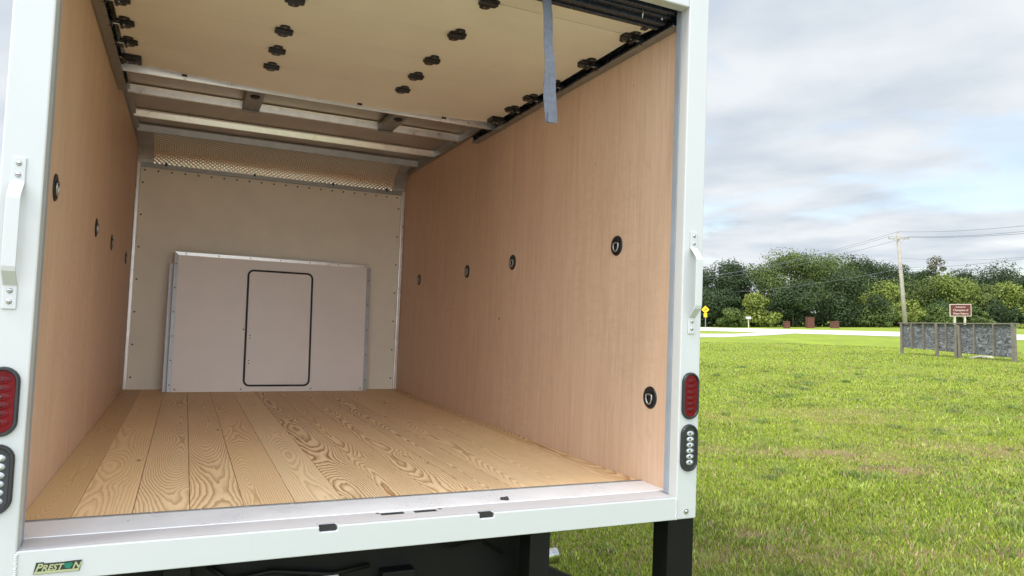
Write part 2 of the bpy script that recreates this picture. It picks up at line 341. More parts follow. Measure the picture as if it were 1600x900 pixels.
# blades of the lawn, dense near the camera and thinning with distance
def blades():
    N = 560000
    az = np.radians(rng.uniform(-14, 66, N)); lr = rng.uniform(0, 1, N)
    r0, r1 = 3.2, 42.
    rad = r0*(r1/r0)**(lr**1.08)
    x = rad*np.sin(az); y = rad*np.cos(az)
    # extra band left of the view and under the body edge
    # weedy clumps: extra taller blades gathered round random centres
    nc = 420; ca = np.radians(rng.uniform(-2, 62, nc)); cr = 3.4*(24/3.4)**rng.uniform(0, 1, nc); cs = rng.uniform(.04, .13, nc); per = 150
    ci = np.repeat(np.arange(nc), per); wx_ = cr[ci]*np.sin(ca[ci])+rng.normal(size=nc*per)*cs[ci]; wy_ = cr[ci]*np.cos(ca[ci])+rng.normal(size=nc*per)*cs[ci]
    x = np.concatenate([x, wx_]); y = np.concatenate([y, wy_]); rad = np.hypot(x, y); weed = np.zeros(len(x)); weed[N:] = 1; hue = np.zeros(len(x)); hue[N:] = rng.uniform(0, 1, nc)[ci]; N = len(x)
    pt = patchf(x, y)
    pt = pt*np.clip(.62+.65*np.sin(x*7+3*np.sin(y*5))*np.sin(y*9+2*np.sin(x*6)), .05, 1.15)
    keep = rng.uniform(0, 1, N) > pt*.88
    x, y, rad, pt, weed, hue = x[keep], y[keep], rad[keep], pt[keep], weed[keep], hue[keep]; N = len(x)
    z = gz(x, y)
    nz = np.sin(x*2.1+np.sin(y*1.7)*2)*np.sin(y*1.9+np.sin(x*1.3)*2)
    hgt = (1+.55*weed)*rng.uniform(.010, .036, N)*(1+.25*nz)*(1-.45*pt)*(1+np.clip(rad/60, 0, .35))
    wd = (.0016+.00036*rad)*rng.uniform(.7, 1.4, N)
    th = rng.uniform(0, 2*np.pi, N); lean = rng.uniform(.1, 1.0, N)*hgt
    la = rng.uniform(0, 2*np.pi, N)
    px_, py_ = np.cos(th)*wd, np.sin(th)*wd
    V = np.empty((N, 5, 3), np.float32)
    V[:, 0] = np.stack([x-px_, y-py_, z-.005], 1); V[:, 1] = np.stack([x+px_, y+py_, z-.005], 1)
    mx_, my_ = x+np.cos(la)*lean*.35, y+np.sin(la)*lean*.35
    V[:, 2] = np.stack([mx_+px_*.8, my_+py_*.8, z+hgt*.6], 1); V[:, 3] = np.stack([mx_-px_*.8, my_-py_*.8, z+hgt*.6], 1)
    V[:, 4] = np.stack([x+np.cos(la)*lean, y+np.sin(la)*lean, z+hgt], 1)
    me = bpy.data.meshes.new('grass'); me.vertices.add(N*5); me.vertices.foreach_set('co', V.reshape(-1))
    base = (np.arange(N)*5)[:, None]
    q = (base+np.array([0, 1, 2, 3])).astype(np.int32); t = (base+np.array([3, 2, 4])).astype(np.int32)
    loops = np.concatenate([q.reshape(-1), t.reshape(-1)]); me.loops.add(len(loops)); me.loops.foreach_set('vertex_index', loops)
    me.polygons.add(2*N); ls = np.concatenate([np.arange(N)*4, 4*N+np.arange(N)*3]).astype(np.int32); me.polygons.foreach_set('loop_start', ls)
    me.update(calc_edges=True)
    # each blade's own colour
    r_ = rng.uniform(0, 1, N); tan = (rng.uniform(0, 1, N) < (.10+.95*pt+.10*(nz < -.2)+.05*np.clip((7.5-rad)/3, 0, 1)))
    g1 = np.array([.07, .125, .016]); g2 = np.array([.60, .70, .085]); tn = np.array([.47, .34, .20])
    cc = g1+(g2-g1)*(r_**1.25)[:, None]
    yel = np.clip(.5+.5*np.sin(x*.55+2.)*np.cos(y*.8+x*.2), 0, 1)[:, None]
    cc = cc*(1-.35*yel)+np.array([.46, .50, .07])*.35*yel
    ag = np.sin(x*1.3+3*np.sin(y*.45+1))*np.sin(y*1.1+2*np.sin(x*.6))
    cc = cc*(1-.28*np.clip(ag, 0, 1))[:, None]
    cw = np.array([.13, .24, .05])*(1-hue[:, None])+np.array([.52, .60, .12])*hue[:, None]; cc = np.where(weed[:, None] > 0, cw*rng.uniform(.6, 1.3, (N, 1)), cc)
    cc[tan] = tn*rng.uniform(.7, 1.2, (tan.sum(), 1))
    C5 = np.ones((N, 5, 4), np.float32); C5[:, :, :3] = cc[:, None, :]
    at = me.color_attributes.new('blade', 'FLOAT_COLOR', 'POINT'); at.data.foreach_set('color', C5.reshape(-1))
    o = bpy.data.objects.new('grass', me); COL.objects.link(o)
    m = bpy.data.materials.new('grass_blade'); m.use_nodes = True; t_ = m.node_tree; t_.nodes.clear()
    a = t_.nodes.new('ShaderNodeAttribute'); a.attribute_name = 'blade'
    d_ = t_.nodes.new('ShaderNodeBsdfDiffuse'); tr = t_.nodes.new('ShaderNodeBsdfTranslucent'); gl = t_.nodes.new('ShaderNodeBsdfGlossy'); gl.inputs['Roughness'].default_value = .45
    m1 = t_.nodes.new('ShaderNodeMixShader'); m1.inputs[0].default_value = .46; m2 = t_.nodes.new('ShaderNodeMixShader'); m2.inputs[0].default_value = .04
    ou = t_.nodes.new('ShaderNodeOutputMaterial')
    for nn in (d_, tr): t_.links.new(a.outputs[0], nn.inputs[0])
    t_.links.new(d_.outputs[0], m1.inputs[1]); t_.links.new(tr.outputs[0], m1.inputs[2]); t_.links.new(m1.outputs[0], m2.inputs[1]); t_.links.new(gl.outputs[0], m2.inputs[2]); t_.links.new(m2.outputs[0], ou.inputs[0])
    me.materials.append(m)
    tag(o, 'bright green mown lawn with dry tan patches around the truck', 'grass', kind='stuff')
blades()
# road: pale concrete highway with shoulders and painted edge lines
def rp(t, s, z): p = P0+TAN*t+NRM*s; return (p.x, p.y, z)
M['road'] = simple('pale_asphalt', (.56, .55, .54), .9, 0, .10, .8)
M['shoulder'] = simple('pale_shoulder', (.62, .60, .56), .9, 0, .12, 1.2)
M['paintwhite'] = simple('road_paint', (.80, .80, .78), .7, 0, .06, 3)
M['drive'] = simple('driveway_concrete', (.52, .50, .46), .9, 0, .14, 1.5)
def strip(mb, t0, t1, s0, s1, z, m, k=60):
    for i in range(k):
        a = t0+(t1-t0)*i/k; b = t0+(t1-t0)*(i+1)/k
        zz_ = [float(gz(*rp(q, r_, 0)[:2]))*0+z for q, r_ in ((a, s0), (b, s0), (b, s1), (a, s1))]
        vs = [mb.bm.verts.new(rp(q, r_, h_)) for (q, r_), h_ in zip(((a, s0), (b, s0), (b, s1), (a, s1)), zz_)]
        f_ = mb.bm.faces.new(vs); f_.material_index = mb.slot(m)
mb = MB(); strip(mb, -250, 200, 0, 12, .02, M['shoulder']); strip(mb, -250, 200, 1.8, 10.2, .026, M['road'])
for s_ in (2.0, 9.9): strip(mb, -250, 200, s_, s_+.14, .032, M['paintwhite'])
road = mb.build('road'); tag(road, kind='structure')
mb = MB()
dp = [gp(1010, 521.6), gp(1150, 521.6), gp(1195, 519.2), gp(1245, 521.0), gp(1210, 523.2), gp(1165, 525.4), gp(1130, 527.0), gp(1010, 526.6)]
vs = [mb.bm.verts.new((a, b, .012)) for a, b in dp]; f_ = mb.bm.faces.new(vs); f_.material_index = mb.slot(M['drive'])
drv = mb.build('driveway'); tag(drv, kind='structure')
mb = MB(); M['bounce'] = simple('pale_bounce_ground', (.46, .44, .41), .95, 0, .2, 3)  # unseen pale ground added behind the camera to neutralise the green bounce
vs = [mb.bm.verts.new(p) for p in ((-30, -45, .012), (34, -45, .012), (30, -1.2, .012), (3.0, -.9, .012), (-4, 0.6, .012), (-30, 6.5, .012))]; f_ = mb.bm.faces.new(vs); f_.material_index = mb.slot(M['bounce'])
bounce = mb.build('added_bounce_ground'); tag(bounce, kind='structure')
# ------------------------------------------------------------------ truck
Bt = np.array([[0.90803994, 0.05604987, 0.41511672], [-0.41702855, 0.0278019, 0.90846807], [0.03937848, -0.99804081, 0.04861963]])
pit = math.atan(40/1111); wX = np.array([1, 0, 0]); wY = np.array([0, math.sin(pit), math.cos(pit)]); wZ = np.array([0, -math.cos(pit), math.sin(pit)])
T = Matrix([[float(Bt[j] @ ax) for j in range(3)] for ax in (wX, wY, wZ)])   # columns: truck axes in the world
CT = Vector((.438, -2.649, .677)); tloc = Vector((0, 0, EYE)) - T @ CT
truck = empty('box_truck', tloc); truck.rotation_euler = T.to_euler()
tag(truck, 'white box truck seen from behind with its roll-up door open and empty plywood-lined cargo box', 'truck')
W = 2.31; L = 4.045; XL, XR = .057, 2.272; OL, OR = -.045, 2.373; YF = -.304
FZ0, FZ1 = -.088, 2.17; HZ = 2.015
def part(mb, name, par=truck, **k): return mb.build(name, par, **k)
# rear frame with real slots cut through
def boxes_cut():
    mb = MB()
    for a, b in ((.866, .924), (1.420, 1.476)):
        rc = .006; pts = [(a, 0, .02)]+[(a+rc-rc*math.cos(R(t)), 0, -.017+rc-rc*math.sin(R(t))) for t in (0, 30, 60, 90)]+[(b-rc+rc*math.sin(R(t)), 0, -.017+rc-rc*math.cos(R(t))) for t in (0, 30, 60, 90)]+[(b, 0, .02)]
        mb.prism([(p[0], -.40, p[2]) for p in pts], (0, .128, 0), M['rubber'])
    for a, b in ((1.089, 1.172), (1.209, 1.291)): mb.box((a, -.232, -.05), (b, -.196, .02), M['rubber'])
    o = mb.build('cutter', truck); bpy.context.view_layer.update(); return o
cut = boxes_cut()
mb = MB()
mb.box((XL-.002, YF, FZ0), (XR+.002, -.19, 0.), M['white'])
sill = part(mb, 'rear_sill', cutter=cut, bevel=.004)
bpy.data.objects.remove(cut)
mb = MB()
mb.box((.30, YF+.003, .0005), (.301, YF+.004, .001), M['scuff'])
mb.bm.clear(); 
mb.box((XL+.004, YF+.012, .0006), (.862, -.1915, .0018), M['scuff']); mb.box((.928, YF+.012, .0006), (1.086, -.1915, .0018), M['scuff'])
mb.box((1.086, YF+.012, .0006), (1.294, -.234, .0018), M['scuff']); mb.box((1.294, YF+.012, .0006), (1.416, -.1915, .0018), M['scuff'])
mb.box((.862, -.271, .0006), (.928, -.1915, .0018), M['scuff']); mb.box((1.416, -.271, .0006), (1.480, -.1915, .0018), M['scuff']); mb.box((1.480, YF+.012, .0006), (XR-.004, -.1915, .0018), M['scuff'])
part(mb, 'sill_tread')
for a, b in ((.866, .924), (1.420, 1.476)):
    mb = MB(); mb.box((a+.004, -.2975, -.0155), (b-.004, -.2725, -.0012), M['rubber']); part(mb, 'slot_shade')  # black block set in the notch to stand for its shade
for a, b in ((1.089, 1.172), (1.209, 1.291)):
    mb = MB(); mb.box((a+.001, -.2315, -.012), (b-.001, -.1965, -.0008), M['rubber']); part(mb, 'slot_shade')  # black fill in place of the shade inside the shelf slot
    mb = MB(); e = a-.012 if a < 1.1 else b+.012
    mb.cyl((e, -.214, .0), (e, -.214, .004), .007, M['steel'], 10); part(mb, 'latch_rivet')
mb = MB()
mb.box((OL, YF, FZ0), (XL, -.249, FZ1), M['white']); mb.box((XR, YF, FZ0), (OR, -.249, FZ1), M['white']); mb.box((XL-.001, YF+.001, HZ), (XR+.001, -.249, FZ1-.001), M['white'])
part(mb, 'rear_frame', bevel=.005)
for s_, x0, x1 in ((0, .0, XL), (1, XR, W)):
    mb = MB(); mb.box((x0, -.2485, .002), (x1+(0 if s_ == 0 else .012), -.215, 2.05), M['seal']); part(mb, 'door_channel', bevel=.003)
mb = MB(); mb.box((.0005, -.190, -.06), (W-.0005, -.014, .004), M['plate']); part(mb, 'threshold_plate', bevel=.002)
mb = MB(); mb.box((.0005, -.0138, -.03), (W-.0005, .0, .0065), M['track'])
for i in range(16):
    x = .08+i*.148; mb.dome((x, -.006, .0065), .004, M['steel'], (1, 1, .5), 8)
part(mb, 'floor_edge_trim')
mb = MB(); mb.tube([(1.565+.02*math.cos(a), -.165+.01*math.sin(a), .008) for a in (0, .8, 1.6)], .006, M['rubber'], 8); mb.dome((1.585, -.163, .008), .010, M['rubber']); part(mb, 'lock_pin')
for x in (XL, XR):
    mb = MB()
    z = FZ0+.004
    while z < -.004:
        mb.dome((x+random.uniform(-.0015, .0015), YF-.0005, z), .0055, M['white'], (1, .5, .8), 8); z += .0062
    part(mb, 'weld_bead')
mb = MB(); mb.cyl((2.322, YF-.003, -.057), (2.322, YF, -.057), .011, M['steel'], 16); mb.dome((2.322, YF-.003, -.057), .007, M['steel'], (1, .5, 1)); part(mb, 'frame_bolt')
# walls, roof, bulkhead, floor
for x0, x1, s0, s1, nm in ((-.012, 0., OL, -.0125, 0), (W, W+.012, W+.0125, OR, 1)):
    mb = MB(); y = -.2145; 
    ys = [-.2145, .42, 1.64, 2.86, 4.06] if nm == 0 else [-.2145, .85, 2.07, 3.29, 4.06]
    for a, b in zip(ys[:-1], ys[1:]): mb.box((x0, a+.0006, -.02), (x1, b-.0006, 2.071), M['ply'])
    wl_ = part(mb, 'side_wall')
    mb = MB(); mb.box((s0, -.249, FZ0-.02), (s1, 4.12, FZ1-.02), M['white']); part(mb, 'outer_skin')
mb = MB(); edges = [.0]+[.1420+PW*k for k in range(13)]; edges[-1] = W
for a, b in zip(edges[:-1], edges[1:]): dz_ = random.uniform(-.0012, 0); mb.box((a+.0011, .0002, -.03), (b-.0011, L+.01, dz_), M['floor'])
mb.box((.0005, .01, -.05), (W-.0005, L, -.032), M['rubber'])
part(mb, 'floor', bevel=.0007, seg=1)
mb = MB(); mb.box((OL, -.249, 2.110), (OR, 4.12, 2.14), M['roofskin']); part(mb, 'roof_panel')
mb = MB(); mb.box((OL, -.249, 2.1405), (OR, 4.12, 2.16), M['white']); mb.box((OL, 4.1205, FZ0), (OR, 4.15, 2.16), M['white']); part(mb, 'outer_cap')
for x0, x1 in ((.0, .035), (W-.035, W)):
    mb = MB(); mb.box((x0, -.21, 2.0715), (x1, 3.9, 2.109), M['dirtalu']); mb.box((min(x0, x1-.004) if x0 else 0.0, -.21, 2.045), (max(x0+.004, x1) if x0 else .004, 3.9, 2.071), M['track']); part(mb, 'roof_rail')
def bow(y, z0, z1, m, kk, d=.035):
    mb = MB()
    def fr(yy):
        pass
    k_ = (z1-z0)*kk
    mb.prism([(.02, y, z1), (.02, y+k_, z0), (.02, y+d, z0), (.02, y+d, z1), (.02, y+d+.02, z1+.0), (.02, y+d+.02, z1+.004), (.02, y-.02, z1+.004), (.02, y-.02, z1)], (W-.04, 0, 0), m)
    return part(mb, 'roof_bow', bevel=.003)
for y, z0, z1, m, kk in ((1.76, 1.984, 2.095, M['alu'], .20), (2.47, 2.058, 2.100, M['alu'], .17), (3.08, 2.058, 2.100, M['alu'], .38), (3.52, 2.050, 2.100, M['dirtalu'], .2)): bow(y, z0, z1, m, kk)
# bumpers that stop the door, between two bows
for x in (.765, 1.700):
    mb = MB(); mb.box((x-.055, 1.80, 2.052), (x+.055, 2.468, 2.088), M['track']); mb.box((x-.055, 2.455, 2.034), (x+.055, 2.469, 2.0515), M['track'])
    mb.dome((x, 2.12, 2.050), .032, M['rubber'], (1, 1.1, .45)); part(mb, 'door_stop', bevel=.003)
mb = MB(); mb.box((.03, L, -.01), (2.277, L+.012, 1.862), M['frp'])
bulk = part(mb, 'bulkhead', bevel=.001)
dots('rivet', bulk, [(.06+i*.1037, L-.001, 1.838) for i in range(22)]+[(x, L-.001, .10+j*.272) for j in range(7) for x in (.052, 2.255)], .0075, M['rubber'])
for x0, x1 in ((.0005, .032), (W-.034, W-.0005)):
    mb = MB(); mb.box((x0, L-.035, 0.0005), (x1, L-.002, 1.90), M['alu']); part(mb, 'corner_post', bevel=.006)
mb = MB(); mb.box((.0325, L-.02, 1.8625), (2.2755, L-.001, 1.895), M['dirtalu'])
for x in (.22, .93, 1.62, 2.13): mb.box((x-.008, L-.026, 1.885), (x+.008, L-.0195, 1.908), M['rubber'])
part(mb, 'top_rail', bevel=.002)
mb = MB()
def arc(u_, v_):
    a0 = .09; a = a0+v_*(math.pi/2-a0)
    return (.125+u_*2.06, L-.014-.43*(math.cos(a0)-math.cos(a)), 1.897+.210*(math.sin(a)-math.sin(a0))/(1-math.sin(a0)))
mb.grid(arc, 40, 16, M['emboss']); part(mb, 'embossed_sheet')
for x0 in (.0, W-.125):
    mb = MB(); pts = [(x0+.002, *arc(0, k/12)[1:]) for k in range(13)]+[(x0+.002, L+.02, 2.108), (x0+.002, L+.02, 1.90)]
    pts = [(p[0], p[1]-.004, p[2]) for p in pts]
    mb.prism(pts, (.121, 0, 0), M['dirtalu']); g_ = part(mb, 'corner_gusset')
    mb = MB(); xx = x0+.10 if x0 < 1 else x0+.02
    mb.cyl((xx, L-.03, 1.945), (xx, L-.018, 1.945), .013, M['track'], 12); part(mb, 'gusset_bolt', par=g_)
# door tracks
for sd in (0, 1):
    def X_(v): return v if sd == 0 else W-v
    mb = MB()
    def bx(a, b, m):
        x0, x1 = sorted((X_(a[0]), X_(b[0]))); mb.box((x0, a[1], a[2]), (x1, b[1], b[2]), m)
    bx((.004, -.21, 1.968), (.050, 2.14, 1.971), M['track']); bx((.0045, -.21, 1.9712), (.0075, 2.14, 2.018), M['railblack']); bx((.008, -.21, 2.0155), (.055, 2.14, 2.018), M['railblack'])
    bx((.047, -.21, 1.9712), (.050, 2.14, 1.979), M['railblack']); bx((.012, 2.12, 1.972), (.045, 2.139, 2.013), M['rubber'])
    part(mb, 'door_track')
# roll-up door stored under the roof
dr = MB()
secs = [(-.105, .030), (.030, .415), (.415, .785), (.785, 1.060), (1.060, 1.320), (1.320, 1.665)]
DX0, DX1 = .078, 2.232
for k, (a, b) in enumerate(secs):
    def fn(u_, v_, a=a, b=b, k=k, t=0):
        g0 = .0032 if k == 1 else .0010; g1_ = .0032 if k == 0 else .0010
        x = DX0+(DX1-DX0)*u_; y = a+g0+(b-a-g0-g1_)*v_
        z = 2.0 - (.0 if y > .03 else (.03-y)*.10)
        if k == 5: z -= .034*math.sin(math.pi*u_)*v_**2
        return (x, y, z)
    dr.grid(lambda u_, v_: fn(u_, v_), 24, 4, M['doorwhite'])
    dr.grid(lambda u_, v_: tuple(Vector(fn(u_, v_))+Vector((0, 0, .012))), 24, 4, M['doorwhite'])
    for vv in (0, 1):
        dr.grid(lambda u_, v_: tuple(Vector(fn(u_, vv))+Vector((0, 0, .012*v_))), 24, 1, M['doorwhite'])
    for uu in (0, 1):
        dr.grid(lambda u_, v_: tuple(Vector(fn(uu, u_))+Vector((0, 0, .012*v_))), 4, 1, M['track'])
for k in (1, 2, 3, 4):
    pass
dr.box((DX0+.01, .024, 2.003), (DX1-.01, .036, 2.009), M['rubber'])  # black strip put behind the first seam to stand for its shade
door = dr.build('roll_up_door', truck)
mb = MB()
for a, b, z in ((-.128, -.1055, 1.982), (-.150, -.1285, 1.990), (-.172, -.1505, 1.984), (-.205, -.1725, 1.998), (-.235, -.2055, 2.006)): mb.box((.06, a, z), (2.25, b, 2.03), M['railblack'])
mb.dome((2.215, -.19, 1.996), .006, M['steel']); mb.box((2.175, -.108, 1.978), (2.205, -.085, 1.984), M['rubber'])
part(mb, 'bottom_rail', par=door, bevel=.003)
mb = MB()
def endtrim(u_, v_):
    x = DX0+(DX1-DX0)*u_; return (x, 1.6655, 1.997-.034*math.sin(math.pi*u_)+.02*v_)
mb.grid(endtrim, 24, 1, M['alu']); part(mb, 'end_trim', par=door)
for x in (.36, 1.33, 1.87): 
    mb = MB(); mb.box((x-.014, 1.63, 1.962), (x+.014, 1.642, 1.972), M['blackmetal']); part(mb, 'catch_tab', par=door)
def hinge_mesh():
    mb = MB()
    def oct_(w_, h_, cy, z0, z1, r):
        pts = []
        for sx, sy, a0 in ((1, 1, 0), (-1, 1, 90), (-1, -1, 180), (1, -1, 270)):
            for a in (0, 45, 90): t = R(a0+a); pts.append((sx*(w_/2-r)+r*math.cos(t), cy+sy*(h_/2-r)+r*math.sin(t), z0))
        mb.prism(pts, (0, 0, z1-z0), M['blackmetal'])
    oct_(.046, .066, .036, -.007, -.0005, .018); oct_(.046, .066, -.036, -.007, -.0005, .018); oct_(.080, .060, 0, -.011, -.0015, .008)
    mb.cyl((-.040, 0, -.010), (.040, 0, -.010), .0065, M['blackmetal'], 10)
    for x, y in ((0, .050), (0, -.050), (-.020, .019), (.020, -.019)): mb.dome((x, y, -.006), .0042, M['steel'], (1, 1, .6), 8)
    return mb
h0 = hinge_mesh().build('hinge', door); h0.location = (.783, .415, 2.0)
for x, y in ((.783, .785), (.783, 1.060), (.783, 1.320), (.783, .030), (1.507, .030), (1.507, .415), (1.507, .785), (1.507, 1.060), (1.507, 1.320)):
    dup(h0, door, (x, y, 2.0-.016*math.sin(math.pi*(x-DX0)/(DX1-DX0))*(0 if y < 1.4 else 1)))
def roller_mesh(sd):
    mb = hinge_mesh(); s = -1 if sd == 0 else 1
    mb.box((s*.012-.006, -.028, -.028), (s*.012+.006, .028, -.004), M['blackmetal'])
    mb.cyl((s*.0, .0, -.016), (s*.070, 0, -.016), .005, M['steel'], 10); mb.cyl((s*.048, .0, -.014), (s*.068, 0, -.014), .019, M['railblack'], 16)
    return mb
for sd, x, ys in ((0, .108, (.030, .415, .785, 1.060, 1.320)), (1, W-.108, (.030, .415, .785, 1.060, 1.320))):
    r0_ = roller_mesh(sd).build('roller_hinge', door); r0_.location = (x, ys[0], 2.0)
    for y in ys[1:]: dup(r0_, door, (x, y, 2.0))
    mb = MB(); mb.box((x-.045, 1.52, 1.972), (x+.045, 1.61, 1.9995), M['blackmetal']); mb.box((x-.03, 1.535, 1.966), (x+.02, 1.58, 1.9718), M['railblack'])
    s = -1 if sd == 0 else 1
    mb.cyl((x, 1.555, 1.985), (x+s*.07, 1.555, 1.985), .005, M['steel'], 10)
    for a, b in ((-.02, 1.56), (.02, 1.575)): mb.dome((x+a, b, 1.9655), .004, M['steel'])
    part(mb, 'top_bracket', par=door, bevel=.003)
# pull strap: folded webbing hanging from the bottom rail
mb = MB()
def strapf(u_, v_, o=0):
    z = 2.02-.545*v_; k = v_
    wv = .006*math.sin(k*7.)+.004*math.sin(k*17.+1)
    x = 1.672+.046*k+.004*math.sin(6*k)+(u_-.5)*(.046+.003*math.sin(9*k))
    y = -.165+wv+(u_-.5)*(.016*math.sin(k*5.+.6))+o
    return (x, y, z)
mb.grid(lambda u_, v_: strapf(u_, v_), 6, 40, M['strap']); mb.grid(lambda u_, v_: strapf(u_, v_, .0022), 6, 40, M['strap'])
for uu in (0, 1): mb.grid(lambda u_, v_: strapf(uu, v_, .0022*u_), 1, 40, M['strap'])
for vv in (0, 1): mb.grid(lambda u_, v_: strapf(u_, vv, .0022*v_), 6, 1, M['strap'])
mb.box((1.698, -.169, 1.4765), (1.738, -.163, 1.515), M['strap'])
part(mb, 'pull_strap', par=door)
mb = MB(); mb.tube([(2.10, -.215, 2.01), (2.101, -.214, 1.985), (2.098, -.215, 1.965)], .0022, M['steel'], 6); part(mb, 'cable_tag', par=door)
# tie-down rings
def ring(sd, y, z):
    s = 1 if sd == 0 else -1; x = 0. if sd == 0 else W
    mb = MB(); r = .049
    prof = [(r, 0.0005), (r-.002, .0045), (r-.008, .0055), (r-.013, .003), (r-.018, .0012), (.004, .0008)]
    seg = 28; rings = []
    for rr_, h_ in prof: rings.append([mb.bm.verts.new((x+s*h_, y+rr_*math.cos(2*math.pi*j/seg), z+rr_*math.sin(2*math.pi*j/seg))) for j in range(seg)])
    for a, b in zip(rings[:-1], rings[1:]):
        for j in range(seg): f_ = mb.bm.faces.new((a[j], a[(j+1) % seg], b[(j+1) % seg], b[j])); f_.smooth = True
    mb.bm.faces.new(rings[-1]); mb.slot(M['blackmetal'])
    p = mb.build('tie_down_pan', truck)
    mb = MB(); pts = []
    for yy, zz_ in ((-.020, .012), (-.021, -.004), (-.014, -.020), (0, -.027), (.014, -.020), (.021, -.004), (.020, .012), (.010, .016), (-.010, .016)): pts.append((x+s*.008, y+yy, z+zz_-.002))
    mb.tube(pts, .0038, M['steel'], 8, closed=True); mb.box((x+s*.002-.002, y-.012, z+.008), (x+s*.010+.002, y+.012, z+.020), M['blackmetal'])
    part(mb, 'd_ring', par=p)
for y, z in ((.25, 1.067), (1.453, 1.06), (2.255, 1.042), (3.44, 1.026), (-.055, .373)): ring(1, y, z)
for y, z in ((.263, 1.085), (1.518, 1.076), (2.346, 1.072), (3.49, 1.053)): ring(0, y, z)
# grab handles
for xc in (-.002, 2.322):
    mb = MB(); hw = .017; yo = YF-.040; t = .005
    path = [(YF-.0005, 1.080), (YF-.0005, 1.012), (yo+.003, .972), (yo, .962), (yo, .776), (yo+.003, .766), (YF-.0005, .726), (YF-.0005, .660)]
    outer = []
    for i, (y, z) in enumerate(path):
        a = Vector(path[max(i-1, 0)]); b = Vector(path[min(i+1, len(path)-1)]); d_ = (b-a).normalized(); nrm = Vector((d_.y, -d_.x))
        if nrm.x > 0: nrm = -nrm
        outer.append((y+nrm.x*t, z+nrm.y*t))
    poly = [(xc-hw, y, z) for y, z in path]+[(xc-hw, y, z) for y, z in outer[::-1]]
    mb.prism(poly, (2*hw, 0, 0), M['white']); hd = part(mb, 'grab_handle', bevel=.002)
    dots('bolt', hd, [(xc, YF-.006, z) for z in (1.062, 1.030, .710, .680)], .0075, M['steel'], (1, .55, 1), True)
# lamps
def stadium(xc, zc, w_, h_, y, seg=12):
    r = w_/2; k = h_/2-r; out = []
    for i in range(seg+1): a = math.pi*i/seg; out.append((xc+r*math.cos(a), y, zc+k+r*math.sin(a)))
    for i in range(seg+1): a = math.pi+math.pi*i/seg; out.append((xc+r*math.cos(a), y, zc-k+r*math.sin(a)))
    return out
def lamp(xc, zc, kind):
    mb = MB(); prof = [(.082, .190, 0), (.082, .190, -.007), (.076, .184, -.013), (.066, .174, -.013), (.060, .168, -.006), (.060, .168, .0)]
    rs = [[mb.bm.verts.new(p) for p in stadium(xc, zc, a, b, YF+c_)] for a, b, c_ in prof]
    for a, b in zip(rs[:-1], rs[1:]):
        for j in range(len(a)): mb.bm.faces.new((a[j], a[(j+1) % len(a)], b[(j+1) % len(a)], b[j]))
    mb.slot(M['rubber']); nm = 'tail_light' if kind else 'reverse_light'
    g_ = part(mb, nm)
    mb = MB(); base = M['redlens'] if kind else M['clearbase']
    mb.prism(stadium(xc, zc, .060, .168, YF-.001), (0, -.006, 0), base)
    for k in range(6):
        z = zc+.058-k*.0232
        if kind:
            mb.dome((xc, YF-.006, z), .024, M['redlens'], (1, .10, .48), 16); mb.dome((xc, YF-.0082, z), .004, M['reddark'], (1, .4, 1), 8)
            for q_ in range(3): mb.tube([(xc+(.010+.005*q_)*math.cos(t_), YF-.0078+.0003*q_, z+(.0045+.0025*q_)*math.sin(t_)) for t_ in [math.pi*j_/7 for j_ in range(8)]], .0007, M['reddark'], 4)
        else:
            mb.dome((xc+.003, YF-.0068, z), .019, M['clearcell'], (1, .22, .56), 14); mb.dome((xc-.001, YF-.0105, z+.001), .0042, M['clearbase'], (1, .5, 1), 8); mb.dome((xc+.010, YF-.0098, z-.002), .0036, M['chrome'], (1, .5, 1.3), 8)
    part(mb, 'lens', par=g_)
for xc in (-.003, 2.325): lamp(xc, .408, 1); lamp(xc, .198, 0)
# small marker and bracket on the right flank
mb = MB(); mb.box((OR, -.262, 1.125), (OR+.009, -.235, 1.160), M['rubber']); mb.dome((OR+.006, -.248, 1.135), .009, M['reddark'], (.6, 1, 1)); part(mb, 'side_marker', bevel=.002)
mb = MB(); mb.box((OR, -.19, .585), (OR+.014, -.15, .655), M['seal']); part(mb, 'flank_bracket', bevel=.003)
# dealer badge
M['badgegold'] = simple('badge_gold', (.42, .44, .25), .35, .3, .1, 200); M['badgegreen'] = simple('badge_green', (.01, .16, .10), .35, 0, .3, 300)
M['badgedark'] = simple('badge_dark', (.02, .03, .02), .4, 0, .2, 100)
mb = MB(); y = YF-.0005
mb.prism([(.098, y, -.0655), (.104, y, -.034), (.121, y, -.034), (.123, y, -.0375), (.168, y, -.0375), (.194, y, -.036), (.213, y, -.036), (.2085, y, -.0655)], (0, -.002, 0), M['badgedark'])
mb.prism([(.0995, y-.0021, -.0645), (.1005, y-.0021, -.0585), (.208, y-.0021, -.0585), (.207, y-.0021, -.0645)], (0, -.001, 0), M['badgegold'])
bd = part(mb, 'dealer_badge')
mb = MB()
def bt(x, z): return Matrix.Translation((x, y-.0026, z)) @ Matrix.Rotation(R(90), 4, 'X')
mb.text('P', .0285, M['badgegold'], bt(.1015, -.0572), .0005, .35, 'LEFT', 1.0, .0006); mb.text('REST', .0225, M['badgegold'], bt(.1165, -.0572), .0005, .35, 'LEFT', 1.02, .0005)
mb.text('N', .0245, M['badgegold'], bt(.1900, -.0572), .0005, .35, 'LEFT', 1.0, .0006)
part(mb, 'lettering', par=bd)
mb = MB(); ctr = Vector((.1805, y-.0028, -.0475)); pts = []
for k in range(18):
    a = 2*math.pi*k/18; rr_ = .0085*(1+.18*math.sin(3*a)+.10*math.cos(5*a)); pts.append((ctr.x+rr_*1.25*math.cos(a), ctr.y, ctr.z+rr_*.92*math.sin(a)))
mb.prism(pts, (0, -.0008, 0), M['badgegreen']); part(mb, 'green_mark', par=bd)
